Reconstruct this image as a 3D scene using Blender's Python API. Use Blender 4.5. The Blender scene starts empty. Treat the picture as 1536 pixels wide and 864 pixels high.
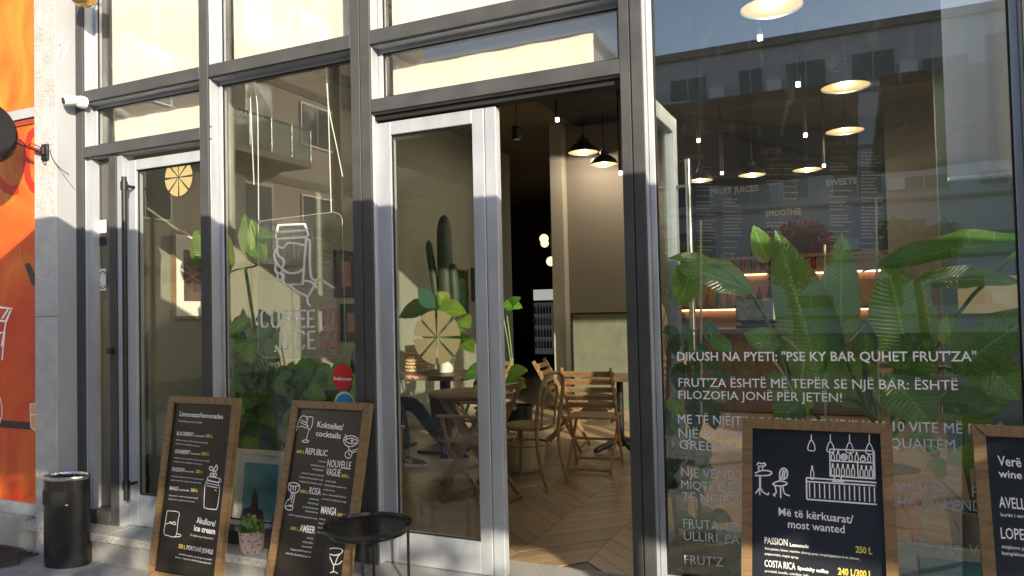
import bpy, math, random
import numpy as np
from mathutils import Vector, Matrix, noise
rnd = random.Random(7)
S = bpy.context.scene
COL = S.collection
R = math.radians
V = Vector

# ---------------------------------------------------------------- camera
YAW, PITCH, ROLL, FPX = 0.429171, 0.029938, -0.022749, 1120.638
CAM = V((0.0, -3.47, 1.42))
fw = V((-math.sin(YAW)*math.cos(PITCH), math.cos(YAW)*math.cos(PITCH), math.sin(PITCH)))
r0 = V((math.cos(YAW), math.sin(YAW), 0)); u0 = r0.cross(fw)
rt = math.cos(ROLL)*r0 + math.sin(ROLL)*u0
up = -math.sin(ROLL)*r0 + math.cos(ROLL)*u0
cd = bpy.data.cameras.new('camera'); cam = bpy.data.objects.new('camera', cd); COL.objects.link(cam)
cam.matrix_world = Matrix(((rt.x, up.x, -fw.x, CAM.x), (rt.y, up.y, -fw.y, CAM.y), (rt.z, up.z, -fw.z, CAM.z), (0, 0, 0, 1)))
cd.sensor_width = 36; cd.lens = FPX/1536*36; cd.clip_start = 0.05; cd.clip_end = 900
S.camera = cam
# ---------------------------------------------------------------- light
SUN_AZ, SUN_EL = 45.0, 19.5      # degrees right of the facade's outward normal, elevation
W = bpy.data.worlds.new('World'); S.world = W; W.use_nodes = True
nt = W.node_tree; bg = nt.nodes['Background']
sky = nt.nodes.new('ShaderNodeTexSky'); sky.sky_type = 'NISHITA'; sky.sun_disc = False
sundir = V((math.sin(R(SUN_AZ))*math.cos(R(SUN_EL)), -math.cos(R(SUN_AZ))*math.cos(R(SUN_EL)), math.sin(R(SUN_EL))))
sky.sun_elevation = R(SUN_EL); sky.sun_rotation = math.atan2(sundir.x, sundir.y)
nt.links.new(sky.outputs[0], bg.inputs[0]); bg.inputs[1].default_value = 0.15
sl = bpy.data.lights.new('sun', 'SUN'); sl.energy = 3.3; sl.angle = R(0.5); sl.color = (1.0, 0.86, 0.64)
so = bpy.data.objects.new('sun', sl); COL.objects.link(so)
so.rotation_euler = (-sundir).to_track_quat('-Z', 'Y').to_euler(); so.location = (8, -8, 9)
S.view_settings.view_transform = 'Standard'; S.view_settings.look = 'None'
S.view_settings.exposure = 1.42; S.view_settings.gamma = 1
S.render.engine = 'CYCLES'
cy = S.cycles
cy.max_bounces = 8; cy.diffuse_bounces = 4; cy.glossy_bounces = 4; cy.transmission_bounces = 4; cy.transparent_max_bounces = 24
cy.caustics_reflective = False; cy.caustics_refractive = False; cy.use_denoising = True
cy.sample_clamp_indirect = 6

# ---------------------------------------------------------------- helpers
def ray(px, py): return fw + (px-768)/FPX*rt - (py-432)/FPX*up
def at(px, py, y=0.0):                      # point where the sight line meets the plane y
    d = ray(px, py); return CAM + d*((y-CAM.y)/d.y)
def atx(px, py, x):
    d = ray(px, py); return CAM + d*((x-CAM.x)/d.x)
def fl(px, py, z=0.0):
    d = ray(px, py); return CAM + d*((z-CAM.z)/d.z)
def hit(px, py, o, n):
    d = ray(px, py); return CAM + d*((o-CAM).dot(n)/d.dot(n))
ORG = {}
def tag(o, label=None, cat=None, group=None, kind=None):
    if label: o['label'] = label
    if cat: o['category'] = cat
    if group: o['group'] = group
    if kind: o['kind'] = kind
    return o
def thing(name, label, cat, loc=(0, 0, 0), group=None):
    o = bpy.data.objects.new(name, None); COL.objects.link(o); o.location = loc
    o.empty_display_size = 0.1; ORG[o.name] = V(loc)
    return tag(o, label, cat, group)
class MB:
    def __init__(s): s.v = []; s.f = []; s.uv = []; s.hasuv = False; s.sm = False
    def add(s, vs, fs, uvs=None):
        b = len(s.v); s.v += [V(p) for p in vs]; s.f += [tuple(b+i for i in f) for f in fs]
        s.uv += (uvs if uvs else [(0, 0)]*len(vs))
        if uvs: s.hasuv = True
        return s
    def box(s, x0, x1, y0, y1, z0, z1, M=None):
        vs = [V((x, y, z)) for x in (x0, x1) for y in (y0, y1) for z in (z0, z1)]
        if M: vs = [M @ p for p in vs]
        return s.add(vs, [(0, 1, 3, 2), (4, 6, 7, 5), (0, 4, 5, 1), (2, 3, 7, 6), (0, 2, 6, 4), (1, 5, 7, 3)])
    def bar(s, a, b, w, t, side=(0, 0, 1)):       # rectangular bar a->b, w across 'side', t the other way
        a = V(a); b = V(b); d = (b-a).normalized(); sd = V(side); sd = (sd - d*sd.dot(d)).normalized(); n = d.cross(sd)
        vs = [p + sd*i*w/2 + n*j*t/2 for p in (a, b) for i in (-1, 1) for j in (-1, 1)]
        return s.add(vs, [(0, 1, 3, 2), (4, 6, 7, 5), (0, 4, 5, 1), (2, 3, 7, 6), (0, 2, 6, 4), (1, 5, 7, 3)])
    def tube(s, pts, r, n=8, cap=True):
        pts = [V(p) for p in pts]; m = len(pts)
        rs = r if isinstance(r, (list, tuple)) else [r]*m
        b = len(s.v); prev = None; vs = []
        for i, p in enumerate(pts):
            d = (pts[min(i+1, m-1)]-pts[max(i-1, 0)])
            d = d.normalized() if d.length > 1e-9 else V((0, 0, 1))
            if prev is None:
                h = V((0, 0, 1)) if abs(d.z) < .9 else V((1, 0, 0)); e = d.cross(h).normalized()
            else:
                e = prev - d*prev.dot(d); e = e.normalized() if e.length > 1e-6 else d.orthogonal().normalized()
            prev = e; g = d.cross(e)
            for k in range(n):
                a = 2*math.pi*k/n; vs.append(p + (e*math.cos(a)+g*math.sin(a))*rs[i])
        fs = [(i*n+k, i*n+(k+1) % n, (i+1)*n+(k+1) % n, (i+1)*n+k) for i in range(m-1) for k in range(n)]
        if cap: fs += [tuple(range(n))[::-1], tuple(range((m-1)*n, m*n))]
        s.sm = True
        return s.add(vs, fs)
    def lathe(s, prof, c=(0, 0, 0), n=24, sx=1, sy=1, close=True):
        c = V(c); m = len(prof)
        vs = [c+V((r*sx*math.cos(2*math.pi*k/n), r*sy*math.sin(2*math.pi*k/n), z)) for r, z in prof for k in range(n)]
        fs = [(i*n+k, i*n+(k+1) % n, (i+1)*n+(k+1) % n, (i+1)*n+k) for i in range(m-1) for k in range(n)]
        if close:
            fs += [tuple(range(n))[::-1], tuple(range((m-1)*n, m*n))]
        s.sm = True
        return s.add(vs, fs)
    def grid(s, pts, uvs=None, nx=2):           # rows of nx points
        m = len(pts)//nx
        return s.add(pts, [(i*nx+k, i*nx+k+1, (i+1)*nx+k+1, (i+1)*nx+k) for i in range(m-1) for k in range(nx-1)], uvs)
    def prism(s, poly, d):                       # polygon of 3D points extruded by vector d
        n = len(poly); d = V(d); p = [V(q) for q in poly]
        return s.add(p+[q+d for q in p], [tuple(range(n)), tuple(range(2*n-1, n-1, -1))]+[(i, (i+1) % n, n+(i+1) % n, n+i) for i in range(n)])
    def ball(s, c, r, n=12, m=8, sc=(1, 1, 1)):
        prof = [(math.sin(math.pi*i/m)*1.0, -math.cos(math.pi*i/m)) for i in range(m+1)]
        prof[0] = (.02, -1); prof[-1] = (.02, 1); c = V(c)
        vs = [c+V((a*math.cos(2*math.pi*k/n)*r*sc[0], a*math.sin(2*math.pi*k/n)*r*sc[1], z*r*sc[2])) for a, z in prof for k in range(n)]
        fs = [(i*n+k, i*n+(k+1) % n, (i+1)*n+(k+1) % n, (i+1)*n+k) for i in range(m) for k in range(n)]
        s.sm = True; return s.add(vs, fs+[tuple(range(n))[::-1], tuple(range(m*n, m*n+n))])
    def build(s, name, mat, parent=None, smooth=None, label=None, bevel=0, kind=None):
        o0 = ORG[parent.name] if parent else V((0, 0, 0))
        me = bpy.data.meshes.new(name); me.from_pydata([p-o0 for p in s.v], [], s.f)
        if s.hasuv:
            ul = me.uv_layers.new(name='UVMap')
            uvd = np.zeros(len(me.loops)*2); vi = np.zeros(len(me.loops), dtype=np.int32); me.loops.foreach_get('vertex_index', vi)
            u = np.array(s.uv)[vi]; ul.data.foreach_set('uv', u.ravel())
        me.materials.append(mat)
        if (s.sm if smooth is None else smooth): 
            me.shade_smooth()
            try: me.set_sharp_from_angle(angle=R(40))
            except Exception: pass
        me.update()
        o = bpy.data.objects.new(name, me); COL.objects.link(o)
        if bevel:
            b = o.modifiers.new('bevel', 'BEVEL'); b.width = bevel; b.segments = 1; b.limit_method = 'ANGLE'
        if parent: o.parent = parent
        ORG[o.name] = V(o0)
        if label: o['label'] = label
        if kind: o['kind'] = kind
        return o
def bx(name, mat, parent, *a, bevel=0, **k): return MB().box(*a).build(name, mat, parent, bevel=bevel, **k)
def struct(name, mb, mat, parent=None): 
    o = mb.build(name, mat, parent)
    if not parent: o['kind'] = 'structure'
    return o
def copy_tree(o, parent=None):
    c = o.copy(); COL.objects.link(c); ORG[c.name] = ORG[o.name]
    if parent: c.parent = parent
    for ch in list(o.children): copy_tree(ch, c)
    return c
# ---------------------------------------------------------------- materials
def nodes(name):
    m = bpy.data.materials.new(name); m.use_nodes = True; t = m.node_tree
    return m, t, t.nodes['Principled BSDF']
def mixc(t, fac, a, b):
    n = t.nodes.new('ShaderNodeMix'); n.data_type = 'RGBA'
    if isinstance(fac, float): n.inputs[0].default_value = fac
    elif fac is not None: t.links.new(fac, n.inputs[0])
    for i, c in ((6, a), (7, b)):
        if isinstance(c, (tuple, list)): n.inputs[i].default_value = (*c[:3], 1)
        else: t.links.new(c, n.inputs[i])
    return n.outputs[2]
def tex(t, kind, scale, coord='Object', sc=(1, 1, 1), **k):
    tc = t.nodes.new('ShaderNodeTexCoord'); mp = t.nodes.new('ShaderNodeMapping'); t.links.new(tc.outputs[coord], mp.inputs[0])
    mp.inputs['Scale'].default_value = sc
    n = t.nodes.new('ShaderNodeTex'+kind); t.links.new(mp.outputs[0], n.inputs[0])
    n.inputs['Scale'].default_value = scale
    for a, b in k.items(): n.inputs[a].default_value = b
    return n
def ramp(t, fac, stops):
    n = t.nodes.new('ShaderNodeValToRGB'); t.links.new(fac, n.inputs[0]); e = n.color_ramp.elements
    while len(e) < len(stops): e.new(.5)
    for q, (p, c) in zip(e, stops): q.position = p; q.color = (*c, 1) if len(c) == 3 else c
    return n.outputs[0]
def bump(t, p, h, strength, dist=.01):
    b = t.nodes.new('ShaderNodeBump'); b.inputs['Strength'].default_value = strength; b.inputs['Distance'].default_value = dist
    t.links.new(h, b.inputs['Height']); t.links.new(b.outputs[0], p.inputs['Normal'])
def M(name, c, rough=.5, metal=0, var=.12, vs=6, bp=0, bs=40, sc=(1, 1, 1), emit=0, ec=None, coat=0, rv=.1):
    m, t, p = nodes(name)
    p.inputs['Roughness'].default_value = rough; p.inputs['Metallic'].default_value = metal
    if coat: p.inputs['Coat Weight'].default_value = coat
    n = tex(t, 'Noise', vs, sc=sc, Detail=6)
    lo = tuple(x*(1-var) for x in c); hi = tuple(min(1, x*(1+var)) for x in c)
    t.links.new(ramp(t, n.outputs[0], [(.3, lo), (.7, hi)]), p.inputs['Base Color'])
    if rv:
        t.links.new(ramp(t, n.outputs[0], [(.3, (max(0, rough-rv),)*3), (.7, (min(1, rough+rv),)*3)]), p.inputs['Roughness'])
    if bp:
        n2 = tex(t, 'Noise', bs, sc=sc, Detail=5); bump(t, p, n2.outputs[0], bp)
    if emit:
        p.inputs['Emission Color'].default_value = (*(ec or c), 1); p.inputs['Emission Strength'].default_value = emit
    return m
def wood(name, c1, c2, rough=.5, sc=(1, 1, 8), s=3, bp=.15, rndc=.0):
    m, t, p = nodes(name); p.inputs['Roughness'].default_value = rough
    n = tex(t, 'Noise', s, sc=sc, Detail=8, Distortion=.6)
    n2 = tex(t, 'Noise', s*9, sc=sc, Detail=4)
    col = ramp(t, n.outputs[0], [(.3, c1), (.55, c2), (.72, tuple(x*.75 for x in c2))])
    mm = t.nodes.new('ShaderNodeMath'); mm.operation = 'MULTIPLY'; t.links.new(n2.outputs[0], mm.inputs[0]); mm.inputs[1].default_value = .45
    col = mixc(t, mm.outputs[0], col, tuple(x*.55 for x in c1))
    if rndc:
        oi = t.nodes.new('ShaderNodeObjectInfo'); hs = t.nodes.new('ShaderNodeHueSaturation')
        mr = t.nodes.new('ShaderNodeMapRange'); t.links.new(oi.outputs['Random'], mr.inputs[0]); mr.inputs[3].default_value = 1-rndc; mr.inputs[4].default_value = 1+rndc
        t.links.new(mr.outputs[0], hs.inputs['Value']); t.links.new(col, hs.inputs['Color']); col = hs.outputs[0]
    t.links.new(col, p.inputs['Base Color'])
    if bp: bump(t, p, n2.outputs[0], bp, .004)
    return m
def lowspec(m, v):
    m.node_tree.nodes['Principled BSDF'].inputs['Specular IOR Level'].default_value = v; return m
def glassmat(name, ior=1.5, tint=(1, 1, 1), dirt=.0, streak=False):
    m, t, p = nodes(name); t.nodes.remove(p); out = t.nodes['Material Output']
    tr = t.nodes.new('ShaderNodeBsdfTransparent'); tr.inputs[0].default_value = (*tint, 1)
    gl = t.nodes.new('ShaderNodeBsdfGlossy'); gl.inputs['Roughness'].default_value = 0.0; gl.inputs[0].default_value = (1, 1, 1, 1)
    fr = t.nodes.new('ShaderNodeFresnel'); ge = t.nodes.new('ShaderNodeNewGeometry'); mr = t.nodes.new('ShaderNodeMapRange'); t.links.new(ge.outputs['Backfacing'], mr.inputs[0]); mr.inputs[3].default_value = ior; mr.inputs[4].default_value = 1/ior; t.links.new(mr.outputs[0], fr.inputs[0])
    mx = t.nodes.new('ShaderNodeMixShader'); t.links.new(fr.outputs[0], mx.inputs[0]); t.links.new(tr.outputs[0], mx.inputs[1]); t.links.new(gl.outputs[0], mx.inputs[2])
    last = mx.outputs[0]
    if dirt:
        df = t.nodes.new('ShaderNodeBsdfDiffuse'); df.inputs[0].default_value = (.75, .75, .72, 1)
        n = tex(t, 'Noise', 3, sc=(1, 1, .5), Detail=7)
        n2 = tex(t, 'Noise', 5, sc=(3, 1, .7), Detail=7, Distortion=1.2)
        a = ramp(t, n.outputs[0], [(.35, (dirt*.4,)*3), (.7, (dirt,)*3)])
        b = ramp(t, n2.outputs[0], [(.58, (0,)*3), (.85, (dirt*(3 if streak else 1),)*3)])
        ad = t.nodes.new('ShaderNodeMath'); ad.operation = 'ADD'; t.links.new(a, ad.inputs[0]); t.links.new(b, ad.inputs[1])
        m2 = t.nodes.new('ShaderNodeMixShader'); t.links.new(ad.outputs[0], m2.inputs[0]); t.links.new(last, m2.inputs[1]); t.links.new(df.outputs[0], m2.inputs[2]); last = m2.outputs[0]
    t.links.new(last, out.inputs[0]); return m
def leafmat(name, dark, light, rough=.35, veins=22, trans=.3):
    m, t, p = nodes(name); out = t.nodes['Material Output']
    tc = t.nodes.new('ShaderNodeTexCoord'); sp = t.nodes.new('ShaderNodeSeparateXYZ'); t.links.new(tc.outputs['UV'], sp.inputs[0])
    ab = t.nodes.new('ShaderNodeMath'); ab.operation = 'ABSOLUTE'; t.links.new(sp.outputs[0], ab.inputs[0])
    su = t.nodes.new('ShaderNodeMath'); su.operation = 'MULTIPLY_ADD'; t.links.new(ab.outputs[0], su.inputs[0]); su.inputs[1].default_value = -.18; t.links.new(sp.outputs[1], su.inputs[2])
    mu = t.nodes.new('ShaderNodeMath'); mu.operation = 'MULTIPLY'; t.links.new(su.outputs[0], mu.inputs[0]); mu.inputs[1].default_value = veins*6.28
    si = t.nodes.new('ShaderNodeMath'); si.operation = 'SINE'; t.links.new(mu.outputs[0], si.inputs[0])
    n = tex(t, 'Noise', 5, Detail=5)
    col = ramp(t, n.outputs[0], [(.3, dark), (.7, light)])
    rib = ramp(t, ab.outputs[0], [(.0, (1, 1, 1)), (.06, (0, 0, 0))])
    col = mixc(t, rib, col, tuple(min(1, x*1.7+.02) for x in light))
    sh = t.nodes.new('ShaderNodeMapRange'); t.links.new(si.outputs[0], sh.inputs[0]); sh.inputs[1].default_value = -1; sh.inputs[3].default_value = 0; sh.inputs[4].default_value = .35
    col = mixc(t, sh.outputs[0], col, tuple(x*.6 for x in dark))
    en = tex(t, 'Noise', 14, Detail=4); es = t.nodes.new('ShaderNodeMath'); es.operation = 'MULTIPLY_ADD'; t.links.new(en.outputs[0], es.inputs[0]); es.inputs[1].default_value = .5; t.links.new(ab.outputs[0], es.inputs[2])
    col = mixc(t, ramp(t, es.outputs[0], [(.93, (0, 0, 0)), (1.0, (.35, .35, .35))]), col, (.22, .16, .05))
    oi = t.nodes.new('ShaderNodeObjectInfo'); hs = t.nodes.new('ShaderNodeHueSaturation'); mr = t.nodes.new('ShaderNodeMapRange'); t.links.new(oi.outputs['Random'], mr.inputs[0]); mr.inputs[3].default_value = .65; mr.inputs[4].default_value = 1.3
    mh = t.nodes.new('ShaderNodeMapRange'); t.links.new(oi.outputs['Random'], mh.inputs[0]); mh.inputs[3].default_value = .515; mh.inputs[4].default_value = .48
    t.links.new(mr.outputs[0], hs.inputs['Value']); t.links.new(mh.outputs[0], hs.inputs['Hue']); t.links.new(col, hs.inputs['Color']); col = hs.outputs[0]
    t.links.new(col, p.inputs['Base Color']); p.inputs['Roughness'].default_value = rough
    bump(t, p, si.outputs[0], .35, .004)
    tl = t.nodes.new('ShaderNodeBsdfTranslucent'); t.links.new(mixc(t, .5, col, tuple(min(1, x*2.2) for x in light)), tl.inputs[0])
    mx = t.nodes.new('ShaderNodeMixShader'); mx.inputs[0].default_value = trans
    t.links.new(p.outputs[0], mx.inputs[1]); t.links.new(tl.outputs[0], mx.inputs[2]); t.links.new(mx.outputs[0], out.inputs[0])
    return m
MT = dict(
 anthra=lowspec(M('anthracite_paint', (.062, .064, .068), .52, 0, .16, 6, .05, 200, rv=.15), .2),
 silver=M('silver_anodised', (.37, .40, .45), .45, .15, .11, 7, .05, 300, sc=(1, 1, .35), rv=.16),
 gasket=M('rubber_gasket', (.012, .012, .012), .7),
 glass=glassmat('pane_glass', 1.6, (.97, .97, .955), .006),
 glassR=glassmat('street_pane_glass', 1.84, (.95, .97, .96), .007, True),
 doorglass=glassmat('door_glass', 1.4, (.93, .95, .93), .004),
 clear=glassmat('acrylic', 1.4, (.95, .97, .96), .02),
 blind=M('blind_fabric', (.74, .69, .63), .9, 0, .04, 3, .05, 500),
 stucco=M('stucco', (.42, .42, .42), .95, 0, .14, 9, .9, 60),
 smoothwall=M('painted_render', (.34, .36, .39), .8, 0, .06, 3, .12, 25),
 wallL=M('olive_wall_paint', (.23, .24, .195), .85, 0, .04, 2, .05, 60),
 wallB=M('beige_wall_paint', (.20, .185, .155), .85, 0, .05, 2, .05, 60),
 pillar=M('pale_pillar_paint', (.38, .36, .31), .8, 0, .04, 2),
 navy=M('navy_paint', (.008, .016, .026), .6, 0, .1, 3),
 ceil=M('ceiling_paint', (.17, .15, .11), .9, 0, .04, 2),
 teal=M('teal_grey_paint', (.16, .22, .20), .7, 0, .06, 2),
 black=M('black_metal', (.016, .016, .017), .33, .2, .2, 8, .03, 120),
 blackm=M('matt_black', (.010, .010, .011), .5, 0, .2, 8),
 granite=M('granite', (.36, .35, .33), .7, 0, .45, 120, .3, 200),
 concrete=M('concrete', (.27, .27, .27), .9, 0, .22, 5, .5, 60),
 paver=M('paver_stone', (.24, .24, .24), .85, 0, .2, 7, .4, 80),
 joint=M('joint_sand', (.10, .09, .08), .95),
 rubber=M('rubber_mat', (.05, .04, .035), .85, 0, .2, 12, .4, 90),
 chairw=wood('acacia_wood', (.26, .145, .065), (.37, .215, .105), .45, (3, 3, 3), 6, .1, .12),
 bentw=wood('bentwood', (.26, .17, .07), (.34, .225, .095), .35, (3, 3, 3), 6, .05),
 framew=wood('stained_pine', (.17, .10, .045), (.29, .18, .085), .55, (2, 2, 14), 5, .3),
 framewh=wood('stained_pine_rail', (.17, .10, .045), (.29, .18, .085), .55, (14, 2, 2), 5, .3),
 oak=wood('oak_parquet', (.31, .215, .12), (.42, .295, .17), .28, (1, 12, 1), 3, .08, .22),
 darkw=wood('dark_oak', (.10, .06, .03), (.17, .10, .05), .45, (6, 1, 1), 3, .1),
 nichew_lit_tone=wood('niche_wood_lit_tone', (.30, .16, .07), (.42, .24, .11), .5, (8, 1, 1), 3, .1), panelw=wood('bar_panel_wood', (.11, .065, .03), (.17, .10, .05), .5, (8, 1, 1), 3, .1, .1),  # niche copy of the bar wood, brightened to read as amber lit
 board=M('board_print', (.018, .015, .013), .42, 0, .05, 2),
 boardN=M('board_print_dark', (.010, .014, .022), .4, 0, .05, 2),
 ink=M('white_ink', (.88, .87, .88), .6, 0, .02),
 inky=M('yellow_ink', (.80, .62, .10), .6, 0, .02),
 chalk=M('menu_chalk', (.24, .225, .19), .8), vinyl=M('white_vinyl', (.90, .92, .95), .5, 0, .02),
 gold=M('gold_vinyl', (.78, .64, .28), .5, 0, .03),
 gold_sun_tone=M('gold_vinyl_sun_tone', (.38, .31, .15), .5, 0, .03),  # darker copy of the gold vinyl, toned for the sunlit decal
 mint=M('leaf_vinyl', (.12, .30, .14), .5, 0, .03),
 red=M('red_vinyl', (.60, .01, .02), .5, 0, .03), blue=M('blue_vinyl', (.03, .32, .60), .5, 0, .03),
 neon=M('unlit_neon_tube', (.92, .93, .95), .35, 0, .02), neonr=M('unlit_red_tube', (.42, .12, .13), .35, 0, .02),
 wire=M('white_cable', (.7, .7, .68), .5),
 white=M('white_plastic', (.75, .75, .73), .4, 0, .03),
 brass=M('brass', (.55, .36, .12), .25, .9, .1),
 chrome=M('steel', (.6, .6, .6), .25, 1, .05),
 shade=M('lamp_enamel', (.02, .03, .035), .4, .2, .1),
 lampin=M('lamp_inside', (.07, .045, .02), .6, 0, .03, emit=.36, ec=(1, .60, .20)),
 globe=M('globe_lamp', (.9, .75, .55), .5, 0, .02, emit=.7, ec=(1, .66, .42)),
 tip=M('spot_tip', (1, .95, .8), .5, 0, .01, emit=6, ec=(1, .93, .78)),
 strip=M('led_strip', (1, .6, .2), .5, 0, .01, emit=5, ec=(1, .58, .22)),
 terra=M('terracotta', (.42, .20, .09), .8, 0, .12, 6, .15, 60),
 mustard=M('mustard_pot', (.42, .27, .06), .5, 0, .08, 5),
 greypot=M('grey_pot', (.30, .31, .30), .6, 0, .06, 5),
 soil=M('soil', (.03, .022, .015), .95, 0, .4, 40, .8, 60),
 stem=M('plant_stem', (.10, .20, .05), .5, 0, .2, 12), bark=M('bark', (.09, .065, .045), .9, 0, .3, 12, .6, 40),
 bamboo=M('bamboo', (.50, .42, .28), .6, 0, .1, 12),
 cream=M('cream_wall', (.80, .73, .50), .8, 0, .03),
 skin=M('skin', (.42, .24, .16), .55), cloth=M('dark_cloth', (.015, .016, .02), .9, 0, .2, 30, .2, 200), sock=M('grey_sock', (.25, .25, .26), .9),
 sole=M('white_sole', (.65, .66, .68), .6),
 straw=M('wicker', (.50, .36, .20), .8, 0, .25, 30, .5, 80),
 banana=leafmat('banana_leaf', (.085, .22, .035), (.20, .40, .08), .20, 16, .40),
 rubberleaf=leafmat('rubber_leaf', (.035, .11, .03), (.07, .18, .05), .25, 8, .2), cactus=leafmat('cactus_skin', (.004, .012, .006), (.008, .020, .008), .6, 3, .0),
 lime=leafmat('lime_leaf', (.09, .20, .02), (.17, .30, .04), .4, 16, .45),
 fig=leafmat('pothos_leaf', (.10, .26, .035), (.22, .44, .08), .35, 9, .35),
 succ=leafmat('jade_leaf', (.05, .13, .03), (.10, .20, .05), .4, 1, .1),
 treeleaf=leafmat('tree_leaf', (.035, .07, .018), (.08, .13, .035), .5, 3, .3), redleaf=leafmat('plum_leaf', (.10, .018, .02), (.20, .035, .04), .5, 3, .3),
 canvas=M('parasol_canvas', (.17, .155, .125), .9, 0, .06, 3, .1, 60),
 asphalt=M('asphalt', (.06, .06, .06), .9, 0, .2, 20, .4, 90),
 bwall=M('far_block_wall', (.50, .51, .53), .9, 0, .08, 1, .1, 10), bwarm=M('near_block_wall', (.44, .38, .30), .9, 0, .1, 1.5, .2, 20), bstone=M('block_stone', (.22, .20, .17), .9, 0, .2, 5, .3, 30),
 bglass=M('block_window', (.06, .09, .10), .12, 0, .2, 1), shutter=M('roller_shutter', (.50, .50, .49), .6, 0, .05), balc=glassmat('balcony_glass', 1.5, (.7, .8, .75), .25),
)
# ---------------------------------------------------------------- flat lettering helpers
TC = {}
def text_verts(body, bold, italic):
    k = (body, bold, italic)
    if k in TC: return TC[k]
    cu = bpy.data.curves.new('t', 'FONT'); cu.body = body; cu.resolution_u = 2; cu.offset = bold; cu.shear = italic
    o = bpy.data.objects.new('t', cu); COL.objects.link(o)
    dg = bpy.context.evaluated_depsgraph_get(); me = bpy.data.meshes.new_from_object(o.evaluated_get(dg))
    vs = np.array([v.co[:2] for v in me.vertices]); fs = [tuple(p.vertices) for p in me.polygons]
    cap = 0.729
    bpy.data.objects.remove(o); bpy.data.meshes.remove(me); bpy.data.curves.remove(cu)
    TC[k] = (vs, fs, cap); return TC[k]
def text_mb(body, A, B, upv, h, bold=0.0, italic=0.0, mb=None):
    """flat letters from A (left of baseline) to B (right), cap height h along upv"""
    vs, fs, cap = text_verts(body, bold, italic); mb = mb or MB()
    x0, x1 = vs[:, 0].min(), vs[:, 0].max(); A = V(A); B = V(B); d = (B-A)/(x1-x0); upv = V(upv).normalized()*(h/cap)
    return mb.add([A + d*(x-x0) + upv*y for x, y in vs], fs)
def ribbon(mb, pts, w, n):
    """flat line of width w through 3D points on a plane with normal n"""
    n = V(n); pts = [V(p) for p in pts]
    L = []
    for i, p in enumerate(pts):
        d = (pts[min(i+1, len(pts)-1)]-pts[max(i-1, 0)]); d = d.normalized() if d.length > 1e-7 else V((1, 0, 0))
        s = d.cross(n)*w/2; L += [p-s, p+s]
    return mb.grid(L, None, 2)
def arc(cx, cy, rx, ry, a0, a1, n=14):
    return [(cx+rx*math.cos(R(a0+(a1-a0)*i/n)), cy+ry*math.sin(R(a0+(a1-a0)*i/n))) for i in range(n+1)]
def smoothp(pts, k=4):
    out = []
    P = [pts[0]]+list(pts)+[pts[-1]]
    for i in range(1, len(P)-2):
        a, b, c, d = P[i-1], P[i], P[i+1], P[i+2]
        for j in range(k):
            t = j/k; out.append(tuple(.5*((2*b[q])+(-a[q]+c[q])*t+(2*a[q]-5*b[q]+4*c[q]-d[q])*t*t+(-a[q]+3*b[q]-3*c[q]+d[q])*t**3) for q in range(len(b))))
    out.append(tuple(pts[-1])); return out

# ================================================================= GROUND
struct('street_ground', MB().box(-60, 60, -60, -.12, -.30, -.20), MT['asphalt'])
pave = struct('pavement', MB().box(-14, 14, -8, -.13, -.195, -.172), MT['joint'])
pm = MB().box(-.297, .297, -.147, .147, -.02, 0)
proto = None; cnt = 0
far = MB()
for i in range(-17, 12):
    for j in range(26):
        x = i*.6+.3*(j % 2); y = -.28-j*.3
        near = -6.4 < x < -2.2 and y > -1.3
        z = -.160+rnd.uniform(-.002, .002)
        if near:
            if proto is None:
                proto = pm.build('paving_stone', MT['paver'], pave, bevel=.003); proto.location = (x, y, z)
            else:
                c = proto.copy(); COL.objects.link(c); c.location = (x, y, z)
        else:
            far.box(x-.297, x+.297, y-.147, y+.147, z-.02, z)
o = far.build('paving_stones', MT['paver'], pave, kind='stuff')
# granite doorstep
step = thing('doorstep', 'low speckled granite doorstep slab on a concrete riser under the shopfront', 'step', (-3, -.1, -.17))
bx('riser', MT['concrete'], step, -5.32, 1.6, -.125, .4, -.2, -.022)
xs = [-5.32, -4.45, -3.3, -2.45, -1.2, .1, 1.6]
for a, b in zip(xs, xs[1:]):
    bx('stone_slab', MT['granite'], step, a+.002, b-.002, -.155, .32, -.02, .03, bevel=.003)
tag(bx('wall_ledge', MT['granite'], None, -7.5, -5.325, -.10, .1, -.2, .045), 'granite ledge under the orange poster wall at far left', 'ledge')
# rubber ramp mat at the left
t = thing('ramp_mat', 'dark ridged rubber ramp mat on the pavement left of the bin', 'mat', (-5.5, -.35, -.16))
a, b = V((-6.6, -.55, -.158)), V((-5.0, -.16, -.158)); 
mb = MB(); mb.prism([(-6.9, -.62, -.159), (-5.05, -.50, -.159), (-4.99, -.36, -.159), (-5.25, -.17, -.159), (-6.9, -.17, -.159)], (0, 0, .022)); mb.build('base', MT['rubber'], t)
for k in range(30):
    x = -6.85+k*.06
    MB().bar((x, -.49, -.133), (x+.10, -.22, -.133), .02, .012).build('ridge', MT['rubber'], t)

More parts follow.
